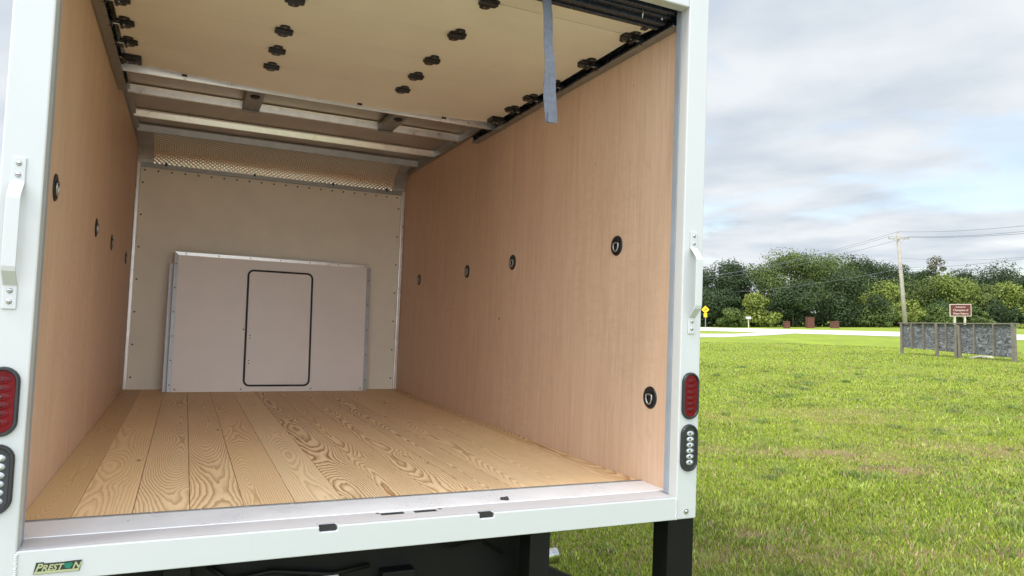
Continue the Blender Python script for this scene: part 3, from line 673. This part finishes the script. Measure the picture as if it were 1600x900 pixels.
# chassis, legs, exhaust
mb = MB(); mb.box((2.240, -.298, -.62), (2.366, -.20, -.0885), M['black']); part(mb, 'bumper_leg', bevel=.002)
mb = MB(); mb.box((-.035, -.285, -.62), (.10, -.20, -.0885), M['black']); part(mb, 'bumper_leg', bevel=.002)
mb = MB(); mb.box((1.630, -.29, -.60), (1.712, -.20, -.0885), M['black']); part(mb, 'bumper_leg', bevel=.003)
mb = MB(); mb.prism([(1.713, -.25, -.225), (2.231, -.25, -.47), (2.231, -.25, -.545), (1.713, -.25, -.30)], (0, .05, 0), M['black']); part(mb, 'bumper_brace', bevel=.002)
mb = MB(); mb.box((-.03, -.28, -.70), (2.36, -.18, -.621), M['black']); part(mb, 'rear_bumper', bevel=.004)
mb = MB(); mb.box((.42, -.17, -.50), (.50, -.06, -.089), M['black']); mb.box((.50, -.10, -.37), (1.760, -.09, -.089), M['black']); mb.box((.10, -.02, -.42), (.42, -.01, -.089), M['black']); mb.box((1.12, -.16, -.36), (1.24, -.1005, -.22), M['black'])
for x in (.62, .8, 1.33, 1.45): mb.dome((x, -.101, -.14), .007, M['steel'])
part(mb, 'hitch_plate', bevel=.003)
mb = MB()
for x in (.72, 1.50): mb.box((x, -.085, -.32), (x+.08, 4.6, -.10), M['black'])
for k in range(9):
    y = .25+k*.45; mb.box((.02, y, -.099), (2.29, y+.05, -.052), M['track'])
part(mb, 'chassis_frame')
mb = MB(); mb.tube([(.55, -.115, -.15), (.62, -.13, -.20), (.75, -.125, -.185), (.95, -.13, -.215), (1.08, -.12, -.20)], .009, M['black'], 8); part(mb, 'air_hose')
mb = MB(); mb.tube([(1.30, -.112, -.12), (1.38, -.125, -.17), (1.50, -.12, -.15), (1.60, -.118, -.21)], .005, M['black'], 8); part(mb, 'brake_line')
mb = MB(); mb.prism([(.80, -.14, -.215), (.97, -.14, -.215), (1.0, -.14, -.30), (.78, -.14, -.30)], (0, .02, 0), M['track']); part(mb, 'tow_bracket', bevel=.003)
ax = MB(); ax.cyl((.1, 2.2, -.56), (2.2, 2.2, -.56), .06, M['black'], 14); ax.dome((1.15, 2.2, -.56), .19, M['dirtalu'], (1, .9, .9), 14); part(ax, 'rear_axle')
for sd in (0, 1):
    for k in (0, 1):
        x0 = .02+k*.24 if sd == 0 else 2.07-k*.24
        gl_ = tloc + T @ Vector((x0+.1, 2.2, 0)); zc_ = -.56
        rad_ = .385
        mb = MB(); mb.tube([(x0, 2.2, zc_), (x0+.02, 2.2, zc_), (x0+.19, 2.2, zc_), (x0+.21, 2.2, zc_)], [rad_-.05, rad_, rad_, rad_-.05], M['rubber'], 36); wh = part(mb, 'wheel')
        mb = MB(); mb.cyl((x0-.002, 2.2, zc_), (x0+.212, 2.2, zc_), .21, M['alu'], 24); part(mb, 'rim', par=wh)
for x0 in (.02, 1.78):
    mb = MB(); mb.box((x0, 1.70, -.80), (x0+.50, 1.708, -.12), M['rubber']); part(mb, 'mud_flap')
mb = MB(); mb.tube([(1.30, 1.6, -.38), (1.32, .7, -.40), (1.36, .45, -.42), (1.45, .40, -.43), (2.04, .40, -.43)], .033, M['track'], 14); ex = part(mb, 'exhaust_pipe')
mb = MB(); mb.tube([(2.02, .40, -.43), (2.118, .40, -.43), (2.116, .40, -.43), (2.03, .40, -.43)], [.037, .037, .033, .032], M['chrome'], 24, caps=False); part(mb, 'exhaust_tip', par=ex)
# ------------------------------------------------------------------ loose panel leaning on the bulkhead
pn = empty('bulkhead_panel'); tag(pn, 'white metal-edged panel with black-gasketed hatch leaning against the cream front wall inside the box', 'panel')
TT = Matrix.Translation(tloc) @ T.to_4x4()
bl = Vector((.332, 3.795, .0)); br = Vector((1.985, 3.875, .0)); tl = Vector((.334, 3.895, 1.160))
ux = (br-bl).normalized(); uz = (tl-bl); uz = (uz-ux*uz.dot(ux)).normalized(); uy = uz.cross(ux)
PM = Matrix((ux, uy, uz)).transposed().to_4x4(); PM.translation = bl
pn.matrix_world = TT @ PM
PWd = (br-bl).length; PH = 1.166
mb = MB(); mb.prism([(.03, 0, .001), (PWd-.025, 0, .001), (PWd-.015, 0, PH-.02), (.028, 0, PH-.03)], (0, .022, 0), M['panelwhite']); sk = mb.build('panel_sheet', pn, bevel=.001)
sl_ = .007
mb = MB(); mb.prism([(.0, -.003, .001), (.034, -.003, .001), (.032, -.003, PH-.028), (.002, -.003, PH-.0)], (0, .05, 0), M['dirtalu']); mb.box((-.03, .0475, .003), (.02, .072, PH-.10), M['dirtalu'])
for k in range(6): mb.dome((.018, -.003, .06+k*.20), .006, M['rubber'], (1, .5, 1), 8)
mb.build('edge_trim', pn, bevel=.001)
mb = MB(); mb.prism([(PWd-.032, -.003, .001), (PWd+.004, -.003, .001), (PWd+.014, -.003, PH-.03), (PWd-.020, -.003, PH-.03)], (0, .05, 0), M['dirtalu'])
for k in range(5): mb.dome((PWd-.012+.002*k, -.003, .1+k*.23), .006, M['rubber'], (1, .5, 1), 8)
mb.build('edge_trim', pn, bevel=.001)
mb = MB(); mb.prism([(.002, -.0045, PH-.002), (.033, -.0045, PH-.031), (PWd-.02, -.0045, PH-.031), (PWd+.014, -.0045, PH-.002)], (0, .05, 0), M['alu'])
for k in range(7): mb.dome((.09+k*.255, -.0045, PH-.016), .006, M['track'], (1, .5, 1), 8)
mb.build('edge_trim', pn, bevel=.001)
hx0, hx1, hz0, hz1 = .590, 1.135, .052, 1.045
mb = MB(); rr_ = .045; pts = []
for cx_, cz_, a0 in ((hx1-rr_, hz1-rr_, 0), (hx0+rr_, hz1-rr_, 90), (hx0+rr_, hz0+rr_, 180), (hx1-rr_, hz0+rr_, 270)):
    for a in range(0, 91, 18): t = R(a0+a); pts.append((cx_+rr_*math.cos(t), -.002, cz_+rr_*math.sin(t)))
mb.prism([(p[0], 0, p[2]) for p in pts], (0, -.0035, 0), M['panelwhite'])
ht = mb.build('hatch', pn)
mb = MB(); mb.tube([(p[0], -.004, p[2]) for p in pts], .0085, M['rubber'], 8, closed=True); mb.build('gasket', ht)
dots('screw', ht, [(hx0+.033, -.0035, z) for z in (.24, .265, .455, .48)], .005, M['rubber'])
dots('screw', sk, [(x, -.0005, z) for x, z in ((.06, .022), (hx0-.02, .022), (hx1+.02, .022), (PWd-.055, .022), (hx0-.02, .53))], .006, M['rubber'])
# ------------------------------------------------------------------ roadside objects
M['wpost'] = simple('weathered_post', (.17, .15, .13), .85, 0, .25, 6, bump=.5)
n = NT('weathered_plywood'); co = n.coord()
f1 = n.noise(n.scl(co, (1.5, 1.5, 3.4)), 1.8, 6, .72, 3.4); f2 = n.noise(n.scl(co, (9., 9., 40.)), 1., 4, .7, .6)
c = n.ramp(f1, (.40, (.04, .043, .05)), (.5, (.105, .11, .125)), (.61, (.27, .28, .31))); c = n.mix(n.mapr(f2, .5, .75, 0, .6), c, c4(.06, .06, .07))
n.set(col=c, rough=.85); M['greyply'] = n.m
def gzp(p): return float(gz(p.x, p.y))
pts = [gp(1408.5, 553), gp(1467, 557), gp(1507, 559), gp(1584, 566)]
A = Vector(pts[0]); Bv = Vector(pts[3]); dirv = (Bv-A).normalized(); ang = math.atan2(dirv.y, dirv.x); LN = (Bv-A).length
hb = empty('hoarding', (A.x, A.y, float(gz(A.x, A.y))), Euler((0, 0, ang)))
tag(hb, 'low weathered grey plywood signboard seen from the back, on four wooden posts in the lawn', 'signboard')
# local frame: x along the board, y away from the camera side
posx = [0.0, (Vector(pts[1])-A).dot(dirv), (Vector(pts[2])-A).dot(dirv), LN]
ztop = [1.235, 1.245, 1.25, 1.27]
def ptop(x): return 1.235+.035*x/LN
for i, x in enumerate(posx):
    mb = MB(); wd = .10 if i != 3 else .13; lean_ = (.0, .01, -.04, .03)[i]
    mb.prism([(x-wd/2, -.06, -.15), (x+wd/2, -.06, -.15), (x+wd/2-lean_, -.06, ptop(x)-.01), (x-wd/2-lean_, -.06, ptop(x)-.01)], (0, .09, 0), M['wpost']); mb.build('post', hb, bevel=.006)
mb = MB(); mb.prism([(posx[2]+.14, -.05, -.12), (posx[2]+.24, -.05, -.12), (posx[2]+.18, -.05, 1.2), (posx[2]+.09, -.05, 1.2)], (0, .07, 0), M['wpost']); mb.build('post', hb, bevel=.005)
zb = lambda x: .24-.10*(x/LN)+.0
segs = [(posx[0], posx[1]), (posx[1]+.02, posx[2]), (posx[2]+.02, posx[3]+.02)]
for k, (a, b) in enumerate(segs):
    mb = MB(); za = (.27, .22, .19)[k]; zb_ = (.24, .205, .14)[k]
    mb.prism([(a, .032, za), (b, .032, zb_), (b, .032, ptop(b)-.03), (a, .032, ptop(a)-.03)], (0, .02, 0), M['greyply']); pl = mb.build('plywood_panel', hb)
mb = MB()
mb.prism([(-.12, -.06, ptop(0)-.005), (LN+.14, -.06, ptop(LN)-.005), (LN+.14, -.06, ptop(LN)+.035), (-.12, -.06, ptop(0)+.035)], (0, .14, 0), M['wpost']); mb.build('top_board', hb, bevel=.005)
for x in ((posx[0]*.70+posx[1]*.30), (posx[0]*.36+posx[1]*.64), (posx[1]+posx[2])/2, posx[2]*.66+posx[3]*.34, posx[2]*.33+posx[3]*.67):
    mb = MB(); mb.box((x-.022, -.055, .22), (x+.022, .030, ptop(x)-.012), M['wpost']); mb.build('stud', hb)
# brown information sign
M['signbrown'] = simple('brown_sign_sheet', (.10, .014, .010), .45, 0, .08, 3); M['signpost'] = simple('cream_post', (.50, .47, .36), .7, 0, .12, 8); M['signcream'] = simple('sign_border', (.62, .54, .46), .6, 0, .05, 8)
M['letterw'] = simple('sign_lettering', (.62, .50, .46), .6, 0, .03, 8)
D = 42.; c0 = px(1500.5, D); sg = empty('information_sign', (c0.x, c0.y, float(gz(c0.x, c0.y))), Euler((0, 0, R(-4))))
tag(sg, 'small brown roadside sign with pink-white lettering on two cream posts behind the grey signboard', 'sign')
zg = -float(gz(c0.x, c0.y)); ht_ = lambda y_: EYE+(490-y_)/1111*D+zg
z0, z1 = ht_(494.3), ht_(475.2); w2 = 16.2/1111*D
mb = MB(); mb.box((-w2, 0, z0), (w2, .03, z1), M['signcream']); mb.box((-w2+.035, -.004, z0+.035), (w2-.035, -.0005, z1-.035), M['signbrown']); bd_ = mb.build('sign_face', sg, bevel=.002)
mb = MB(); RX = Matrix.Rotation(R(90), 4, 'X'); hh = z1-z0
for s_, zz_, sz in (('Dedicated to', .71, .125), ('Champions of', .43, .175), ('Water Reform', .15, .17)):
    mb.text(s_, sz, M['letterw'], Matrix.Translation((0, -.006, z0+hh*zz_)) @ RX, .002, 0, 'CENTER', .86, .001)
mb.build('lettering', bd_)
for x in (-.31, .27): mb = MB(); mb.box((x-.05, .032, -.1), (x+.05, .12, z0+.2), M['signpost']); mb.build('post', sg, bevel=.005)
# yellow warning sign
M['yellow'] = simple('yellow_sheet', (.85, .50, .005), .4, 0, .05, 3); M['galv'] = simple('grey_sign_post', (.30, .27, .24), .6, .2, .1, 9)
D = 82.; c0 = px(1102.0, D); ys = empty('warning_sign', (c0.x, c0.y, float(gz(c0.x, c0.y)))); tag(ys, 'yellow diamond road warning sign above a small yellow plaque at the far roadside', 'sign')
zz2 = lambda y_: EYE+(490-y_)/1111*D
cz = zz2(483.8); r_ = .46
mb = MB(); mb.prism([(0, 0, cz-r_), (r_, 0, cz), (0, 0, cz+r_), (-r_, 0, cz)], (0, .012, 0), M['yellow']); dm = mb.build('diamond_plate', ys)
mb = MB(); mb.prism([(-.17, -.012, cz-.10), (-.17, -.012, cz-.02), (-.02, -.012, cz+.0), (.08, -.012, cz+.08), (.05, -.012, cz+.12), (.19, -.012, cz+.13), (.17, -.012, cz-.02), (.13, -.012, cz+.03), (.02, -.012, cz-.06)], (0, .008, 0), M['rubber']); mb.build('arrow_mark', dm)
mb = MB(); mb.box((-.20, 0, zz2(495.6)), (.20, .012, zz2(489.6)), M['yellow']); mb.build('plaque', ys)
mb = MB(); mb.box((-.035, .013, -.1), (.035, .06, cz), M['galv']); mb.build('post', ys)
# mailbox
D = 80.; c0 = px(1169, D); ml = empty('mailbox', (c0.x, c0.y, float(gz(c0.x, c0.y)))); tag(ml, 'small white mailbox on a wooden post across the road', 'mailbox')
mb = MB(); zt = zz2(496)*80/82
prof = [(-.12, 0, 1.02), (.12, 0, 1.02), (.12, 0, 1.16)]+[(.12*math.cos(R(a)), 0, 1.16+.12*math.sin(R(a))) for a in range(20, 180, 20)]+[(-.12, 0, 1.16)]
mb.prism([(p[1]-.26, p[0], p[2]) for p in prof], (.52, 0, 0), M['white']); mb.build('box', ml)
mb = MB(); mb.box((-.05, -.05, -.1), (.05, .05, 1.019), M['signpost']); mb.build('post', ml)
# brick gate pillars
n = NT('red_brick'); co = n.coord()
br_ = n.node('ShaderNodeTexBrick', {'Vector': n.node('ShaderNodeMapping', {'Vector': co, 'Rotation': (R(90), 0, 0)}), 'Color1': c4(.085, .026, .016), 'Color2': c4(.13, .040, .024), 'Mortar': c4(.15, .10, .08), 'Scale': 4.2, 'Mortar Size': .012}, out=0)
n.set(col=br_, rough=.85); M['brick'] = n.m
def pillar(pxx, w_, ytop, lab, D=79., d2=None):
    c0 = px(pxx, D); e = empty('gate_pillar', (c0.x, c0.y, float(gz(c0.x, c0.y)))); tag(e, lab, 'pillar', 'brick gate pillars across the road')
    h = EYE+(490-ytop)/1111*D; ww = w_/2/1111*D*.72
    mb = MB(); mb.box((-ww, -ww, -.1), (ww, ww, h-.10), M['brick']); mb.build('brick_shaft', e, bevel=.01)
    mb = MB(); mb.box((-ww-.02, -ww-.02, h-.0995), (ww+.02, ww+.02, h), M['brick']); mb.build('cap', e, bevel=.01)
pillar(1228.5, 11, 502, 'low brick gate pillar across the road, the leftmost, nearest the mailbox')
pillar(1265, 14, 495.3, 'tallest brick gate pillar, with a pale plaque, between the two low ones', 80.)
pillar(1303.5, 14, 502, 'low wide brick gate pillar across the road, the rightmost')
# culvert
D = 1111*EYE/(560-490); c0 = px(1531, D); mb = MB()
cv = empty('culvert', (c0.x, c0.y, float(gz(c0.x, c0.y))), Euler((0, 0, R(-20)))); tag(cv, 'pale concrete culvert mouth half buried in the lawn below the signboard', 'culvert')
M['concrete'] = simple('pale_concrete', (.70, .64, .54), .9, 0, .12, 8)
mb.prism([(-.42, 0, -.03), (.42, 0, -.03), (.36, 0, .07), (.02, 0, .085), (-.30, 0, .03)], (0, .25, 0), M['concrete']); mb.build('concrete_slab', cv, bevel=.01)
mb = MB(); mb.prism([(-.20, -.004, -.02), (.02, -.004, -.02), (.02, -.004, .045), (-.12, -.004, .028)], (0, .02, 0), M['rubber']); mb.build('pipe_mouth', cv)
# utility pole and cables
M['polew'] = simple('grey_pole_wood', (.34, .31, .27), .85, 0, .18, 2.2, bump=.4); M['cable'] = simple('cable_sheath', (.16, .17, .19), .6, 0, .1, 5)
D = 68.; b0 = px(1414.5, D); zz3 = lambda y_: EYE+(490-y_)/1111*D
up = empty('utility_pole', (b0.x, b0.y, float(gz(b0.x, b0.y)))); tag(up, 'leaning grey wooden utility pole with one crossarm, standing between road and trees', 'utility pole')
lx = (1404.5-1414.5)/1111*D; H = zz3(365); mb = MB()
mb.tube([(0, 0, -.3), (lx*.5, 0, H*.5), (lx, 0, H)], [.21, .175, .13], M['polew'], 14); mb.build('pole', up)
mb = MB(); zc_ = zz3(373); xx = lx*.95; mb.box((xx-1.0, -.19, zc_-.06), (xx+1.0, -.135, zc_+.06), M['polew']); arm = mb.build('crossarm', up)
mb = MB()
for s in (-1, 1): mb.tube([(xx+s*.55, -.16, zc_-.05), (xx+s*.12, -.15, zc_-.42)], .02, M['polew'], 6)
mb.build('brace', up)
ins = [(xx-.97, -.16, zc_), (xx+.93, -.16, zc_), (xx, 0, H)]
for (a, b, c_) in ins: mb = MB(); mb.tube([(a, b, c_), (a, b, c_+.10), (a, b, c_+.13), (a, b, c_+.2)], [.015, .04, .045, .03], M['track'], 8); mb.build('insulator', up)
def cable(A_, B_, sag, lab, r=.016):
    A_ = Vector(A_); B_ = Vector(B_); mb = MB(); N_ = 28
    mb.tube([A_.lerp(B_, i/N_)-Vector((0, 0, sag*4*(i/N_)*(1-i/N_))) for i in range(N_+1)], r, M['cable'], 5)
    o = mb.build('power_line'); tag(o, lab, 'cable', 'power lines')
def sp(x_, y_, D_): return Vector(((x_-800)/1111*D_, D_, EYE+(490-y_)/1111*D_))
bw = lambda k: b0+Vector(ins[k])+Vector((0, 0, .2))
cable(bw(2), sp(1760, 333, 42), .35, 'topmost power line running from the pole top towards the right')
cable(bw(1), sp(1760, 341, 41), .35, 'middle power line running right from the crossarm')
cable(bw(0), sp(1760, 349, 40), .35, 'lowest power line of the upper set running right from the crossarm')
cable(bw(2), sp(1040, 438, 100), .8, 'upper power line descending left from the pole top')
cable(bw(0), sp(1040, 437, 98), .8, 'middle power line descending left across the tree tops')
cable(bw(1), sp(1040, 440, 96), .9, 'lower power line descending left across the trees')
q0 = b0+Vector((lx*.78, -.2, 0)); 
cable((q0.x, q0.y, zz3(403)), sp(1760, 383, 42), .5, 'upper of the thin communication cables right of the pole', .012)
cable((q0.x, q0.y, zz3(418)), sp(1760, 379, 41), .4, 'middle of the thin communication cables right of the pole', .014)
cable((q0.x, q0.y, zz3(420)), sp(1760, 408, 41), .3, 'lowest of the thin communication cables right of the pole', .014)
cable((q0.x, q0.y, zz3(420)), sp(1040, 458, 100), .8, 'thin communication cable descending left in front of the trees', .014)
# ------------------------------------------------------------------ trees
def leafmat(name, d_, l_):
    n = NT(name); co = n.coord()
    at = n.node('ShaderNodeAttribute', {}, out=0, attribute_name='leaf')
    big = n.noise(co, .55, 3, .5)
    oi = n.t.nodes.new('ShaderNodeObjectInfo')
    c = n.mix(at, c4(*d_), c4(*l_)); c = n.mix(n.mapr(big, .35, .65, 0, .45), c, c4(*[x*.8 for x in l_]))
    c = n.mix(n.math('MULTIPLY', oi.outputs['Random'], .25), c, c4(l_[0]*1.1, l_[1]*.95, l_[2]))
    n.set(col=c, rough=.6, spec=.25)
    tr = n.t.nodes.new('ShaderNodeBsdfTranslucent'); n.t.links.new(c, tr.inputs[0]); ms = n.t.nodes.new('ShaderNodeMixShader'); ms.inputs[0].default_value = .18
    n.t.links.new(n.b.outputs[0], ms.inputs[1]); n.t.links.new(tr.outputs[0], ms.inputs[2]); n.t.links.new(ms.outputs[0], n.out.inputs[0])
    return n.m
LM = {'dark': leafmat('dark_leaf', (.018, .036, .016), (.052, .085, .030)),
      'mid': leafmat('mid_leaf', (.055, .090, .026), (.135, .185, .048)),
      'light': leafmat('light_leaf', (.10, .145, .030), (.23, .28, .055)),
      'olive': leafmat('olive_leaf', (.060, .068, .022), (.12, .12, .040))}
M['bark'] = simple('bark', (.11, .085, .065), .9, 0, .3, 5, bump=.6)
def crown_mesh(name, w_, h_, mat, nleaf, seed, lobes=16, leaf=.26, shape='round', low=.0):
    rg = np.random.default_rng(seed); C_ = []; Rd = []
    for k in range(lobes):
        a = rg.uniform(0, 2*np.pi); zf = rg.uniform(.0, 1.)**.75*.86+.11
        wmax = {'round': math.sqrt(max(.05, 1-(2*zf-1)**2*.85)), 'cone': 1.05-zf*.85, 'bush': math.sqrt(max(.1, 1-zf**2))}[shape]
        rr_ = rg.uniform(.15, .95)*wmax*w_/2
        C_.append((rr_*math.cos(a), rr_*math.sin(a), low+zf*(h_-low)*.88)); Rd.append(rg.uniform(.12, .29)*min(w_, h_))
    C_ = np.array(C_); Rd = np.array(Rd)
    idx = rg.integers(0, lobes, nleaf); dirs = rg.normal(size=(nleaf, 3)); dirs /= np.linalg.norm(dirs, axis=1)[:, None]
    rad = Rd[idx]*(rg.uniform(.45, 1.12, nleaf)**.6)*(1+.15*rg.normal(size=nleaf)*.5)
    Pn = C_[idx]+dirs*rad[:, None]*np.array([1, 1, .8]); Pn[:, 2] = np.maximum(Pn[:, 2], .05)
    nr = dirs*.9+rg.normal(size=(nleaf, 3))*.55+np.array([0, 0, .25]); nr /= np.linalg.norm(nr, axis=1)[:, None]
    t1 = np.cross(nr, rg.normal(size=(nleaf, 3))); t1 /= np.linalg.norm(t1, axis=1)[:, None]; t2 = np.cross(nr, t1)
    s_ = leaf*rg.uniform(.5, 1.25, nleaf)[:, None]/2
    V = np.stack([Pn-t1*s_, Pn-t2*s_*.6, Pn+t1*s_, Pn+t2*s_*.6], 1).astype(np.float32)
    me = bpy.data.meshes.new(name); me.vertices.add(nleaf*4); me.vertices.foreach_set('co', V.reshape(-1))
    me.loops.add(nleaf*4); me.loops.foreach_set('vertex_index', np.arange(nleaf*4, dtype=np.int32)); me.polygons.add(nleaf); me.polygons.foreach_set('loop_start', (np.arange(nleaf)*4).astype(np.int32)); me.update(calc_edges=True)
    lc = np.clip(rg.uniform(0, 1, lobes)[idx]*.75+rg.uniform(0, .30, nleaf), 0, 1); cc = np.ones((nleaf, 4, 4), np.float32); cc[:, :, :3] = lc[:, None, None]
    at = me.color_attributes.new('leaf', 'FLOAT_COLOR', 'POINT'); at.data.foreach_set('color', cc.reshape(-1)); me.materials.append(mat)
    return me, C_
tcount = [0]
def tree(x_, D_, ytop, wpx, kind, lab, shape='round', low=.22, group=None, nleaf=12000, lobes=30, nm='tree', cat='tree', leaf=.30, ybase=None):
    tcount[0] += 1; c0 = px(x_, D_); z0_ = float(gz(c0.x, c0.y)); H_ = (EYE+(490-ytop)/1111*D_-z0_)*1.025; W_ = wpx*1.15/1111*D_
    e = empty(nm, (c0.x, c0.y, z0_)); tag(e, lab, cat, group)
    me, C_ = crown_mesh('crown', W_, H_, LM[kind], nleaf, 100+tcount[0], lobes, leaf, shape, H_*low)
    o = bpy.data.objects.new('crown' if cat == 'tree' else 'foliage', me); COL.objects.link(o); o.parent = e
    mb = MB(); r_ = max(.05, H_*.018)
    mb.tube([(0, 0, -.2), (.05, 0, H_*.3), (random.uniform(-.3, .3), 0, H_*.6), (0, 0, H_*.85)], [r_*1.3, r_, r_*.7, r_*.2], M['bark'], 8)
    for k in range(min(9, lobes)): q = Vector(C_[k]); st = Vector((0, 0, max(.2, q.z*.6))); mb.tube([st, st.lerp(q, .5)+Vector((0, 0, .1)), q], [r_*.5, r_*.3, r_*.1], M['bark'], 5)
    mb.build('trunk' if cat == 'tree' else 'stem', e)
T_ = tree
# front row, left to right
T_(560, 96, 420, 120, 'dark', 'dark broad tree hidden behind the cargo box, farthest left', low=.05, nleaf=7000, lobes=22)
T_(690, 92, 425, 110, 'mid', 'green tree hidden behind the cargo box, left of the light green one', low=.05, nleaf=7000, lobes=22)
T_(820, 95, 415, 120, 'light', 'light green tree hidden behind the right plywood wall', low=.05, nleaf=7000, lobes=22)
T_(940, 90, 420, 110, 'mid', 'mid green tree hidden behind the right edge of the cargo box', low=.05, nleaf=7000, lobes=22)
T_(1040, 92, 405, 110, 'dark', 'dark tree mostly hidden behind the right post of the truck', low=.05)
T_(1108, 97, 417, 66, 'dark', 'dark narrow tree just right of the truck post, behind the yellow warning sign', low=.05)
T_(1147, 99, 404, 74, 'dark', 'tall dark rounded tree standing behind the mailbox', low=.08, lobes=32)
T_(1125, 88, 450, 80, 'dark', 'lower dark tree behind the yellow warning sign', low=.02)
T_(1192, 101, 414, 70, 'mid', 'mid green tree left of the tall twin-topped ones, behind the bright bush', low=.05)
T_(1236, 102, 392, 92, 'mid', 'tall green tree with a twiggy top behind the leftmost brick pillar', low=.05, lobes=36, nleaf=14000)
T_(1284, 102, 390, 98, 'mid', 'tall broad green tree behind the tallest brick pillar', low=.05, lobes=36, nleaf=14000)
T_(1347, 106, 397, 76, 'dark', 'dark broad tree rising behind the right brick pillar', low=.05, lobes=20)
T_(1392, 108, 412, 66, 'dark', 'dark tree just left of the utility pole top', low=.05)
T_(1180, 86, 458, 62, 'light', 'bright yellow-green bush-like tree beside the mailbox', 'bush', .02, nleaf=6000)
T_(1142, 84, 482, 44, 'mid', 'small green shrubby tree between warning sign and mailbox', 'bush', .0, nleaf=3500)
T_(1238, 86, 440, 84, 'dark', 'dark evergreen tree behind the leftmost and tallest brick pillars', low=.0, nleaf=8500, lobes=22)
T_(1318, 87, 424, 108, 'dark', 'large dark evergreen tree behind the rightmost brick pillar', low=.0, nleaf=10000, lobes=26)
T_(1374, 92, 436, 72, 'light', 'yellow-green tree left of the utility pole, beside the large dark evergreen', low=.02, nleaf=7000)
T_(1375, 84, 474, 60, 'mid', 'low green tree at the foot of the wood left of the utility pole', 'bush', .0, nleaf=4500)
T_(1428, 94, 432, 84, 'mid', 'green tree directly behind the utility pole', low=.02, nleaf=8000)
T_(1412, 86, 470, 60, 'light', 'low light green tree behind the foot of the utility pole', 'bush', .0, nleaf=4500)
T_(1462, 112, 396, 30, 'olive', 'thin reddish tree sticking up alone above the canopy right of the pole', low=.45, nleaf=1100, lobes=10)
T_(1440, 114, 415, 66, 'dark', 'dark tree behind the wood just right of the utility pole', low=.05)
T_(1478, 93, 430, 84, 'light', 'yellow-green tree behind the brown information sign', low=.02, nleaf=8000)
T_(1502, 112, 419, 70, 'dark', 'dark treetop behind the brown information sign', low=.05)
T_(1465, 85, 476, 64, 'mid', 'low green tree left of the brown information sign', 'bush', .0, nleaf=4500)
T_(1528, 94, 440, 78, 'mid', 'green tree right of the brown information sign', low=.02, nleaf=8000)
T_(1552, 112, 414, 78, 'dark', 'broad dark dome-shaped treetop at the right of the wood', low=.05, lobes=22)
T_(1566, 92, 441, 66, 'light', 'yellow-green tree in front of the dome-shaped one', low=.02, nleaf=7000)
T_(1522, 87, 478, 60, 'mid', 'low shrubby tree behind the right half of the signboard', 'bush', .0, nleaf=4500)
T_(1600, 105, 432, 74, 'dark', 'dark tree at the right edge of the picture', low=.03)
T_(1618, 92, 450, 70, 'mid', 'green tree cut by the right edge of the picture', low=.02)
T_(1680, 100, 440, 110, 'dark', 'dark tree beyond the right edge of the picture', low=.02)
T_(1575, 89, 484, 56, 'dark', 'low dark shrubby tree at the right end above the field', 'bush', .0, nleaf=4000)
# undergrowth that reads as one mass
def mass(name, x0, x1, D_, ytop, kind, n_, lab):
    rg = np.random.default_rng(55+int(x0)); xs = rg.uniform(x0, x1, n_); dd_ = D_+rg.uniform(-2, 3, n_)
    H_ = (EYE+(490-ytop)/1111*D_)*(.65+.35*np.sin(xs*.11)*np.sin(xs*.037+1)+.1)
    zz_ = rg.uniform(0, 1, n_)**.8*H_; Xw = (xs-800)/1111*dd_
    Pn = np.stack([Xw, dd_, zz_+gz(Xw, dd_)], 1); nr = rg.normal(size=(n_, 3))+np.array([0, -.6, .4]); nr /= np.linalg.norm(nr, axis=1)[:, None]
    t1 = np.cross(nr, rg.normal(size=(n_, 3))); t1 /= np.linalg.norm(t1, axis=1)[:, None]; t2 = np.cross(nr, t1); s_ = .17*rg.uniform(.5, 1.3, n_)[:, None]
    V = np.stack([Pn-t1*s_, Pn-t2*s_*.6, Pn+t1*s_, Pn+t2*s_*.6], 1).astype(np.float32)
    me = bpy.data.meshes.new(name); me.vertices.add(n_*4); me.vertices.foreach_set('co', V.reshape(-1)); me.loops.add(n_*4); me.loops.foreach_set('vertex_index', np.arange(n_*4, dtype=np.int32)); me.polygons.add(n_); me.polygons.foreach_set('loop_start', (np.arange(n_)*4).astype(np.int32)); me.update(calc_edges=True)
    cc = np.ones((n_, 4, 4), np.float32); cc[:, :, :3] = rg.uniform(0, 1, n_)[:, None, None]; at = me.color_attributes.new('leaf', 'FLOAT_COLOR', 'POINT'); at.data.foreach_set('color', cc.reshape(-1)); me.materials.append(LM[kind])
    o = bpy.data.objects.new(name, me); COL.objects.link(o); tag(o, lab, 'undergrowth', kind='stuff')
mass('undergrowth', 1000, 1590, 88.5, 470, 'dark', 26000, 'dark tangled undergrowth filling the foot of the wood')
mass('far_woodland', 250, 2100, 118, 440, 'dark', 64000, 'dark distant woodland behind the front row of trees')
mass('field_crop', 1585, 1800, 78, 508, 'light', 5000, 'green crop rows at the right edge beyond the road')
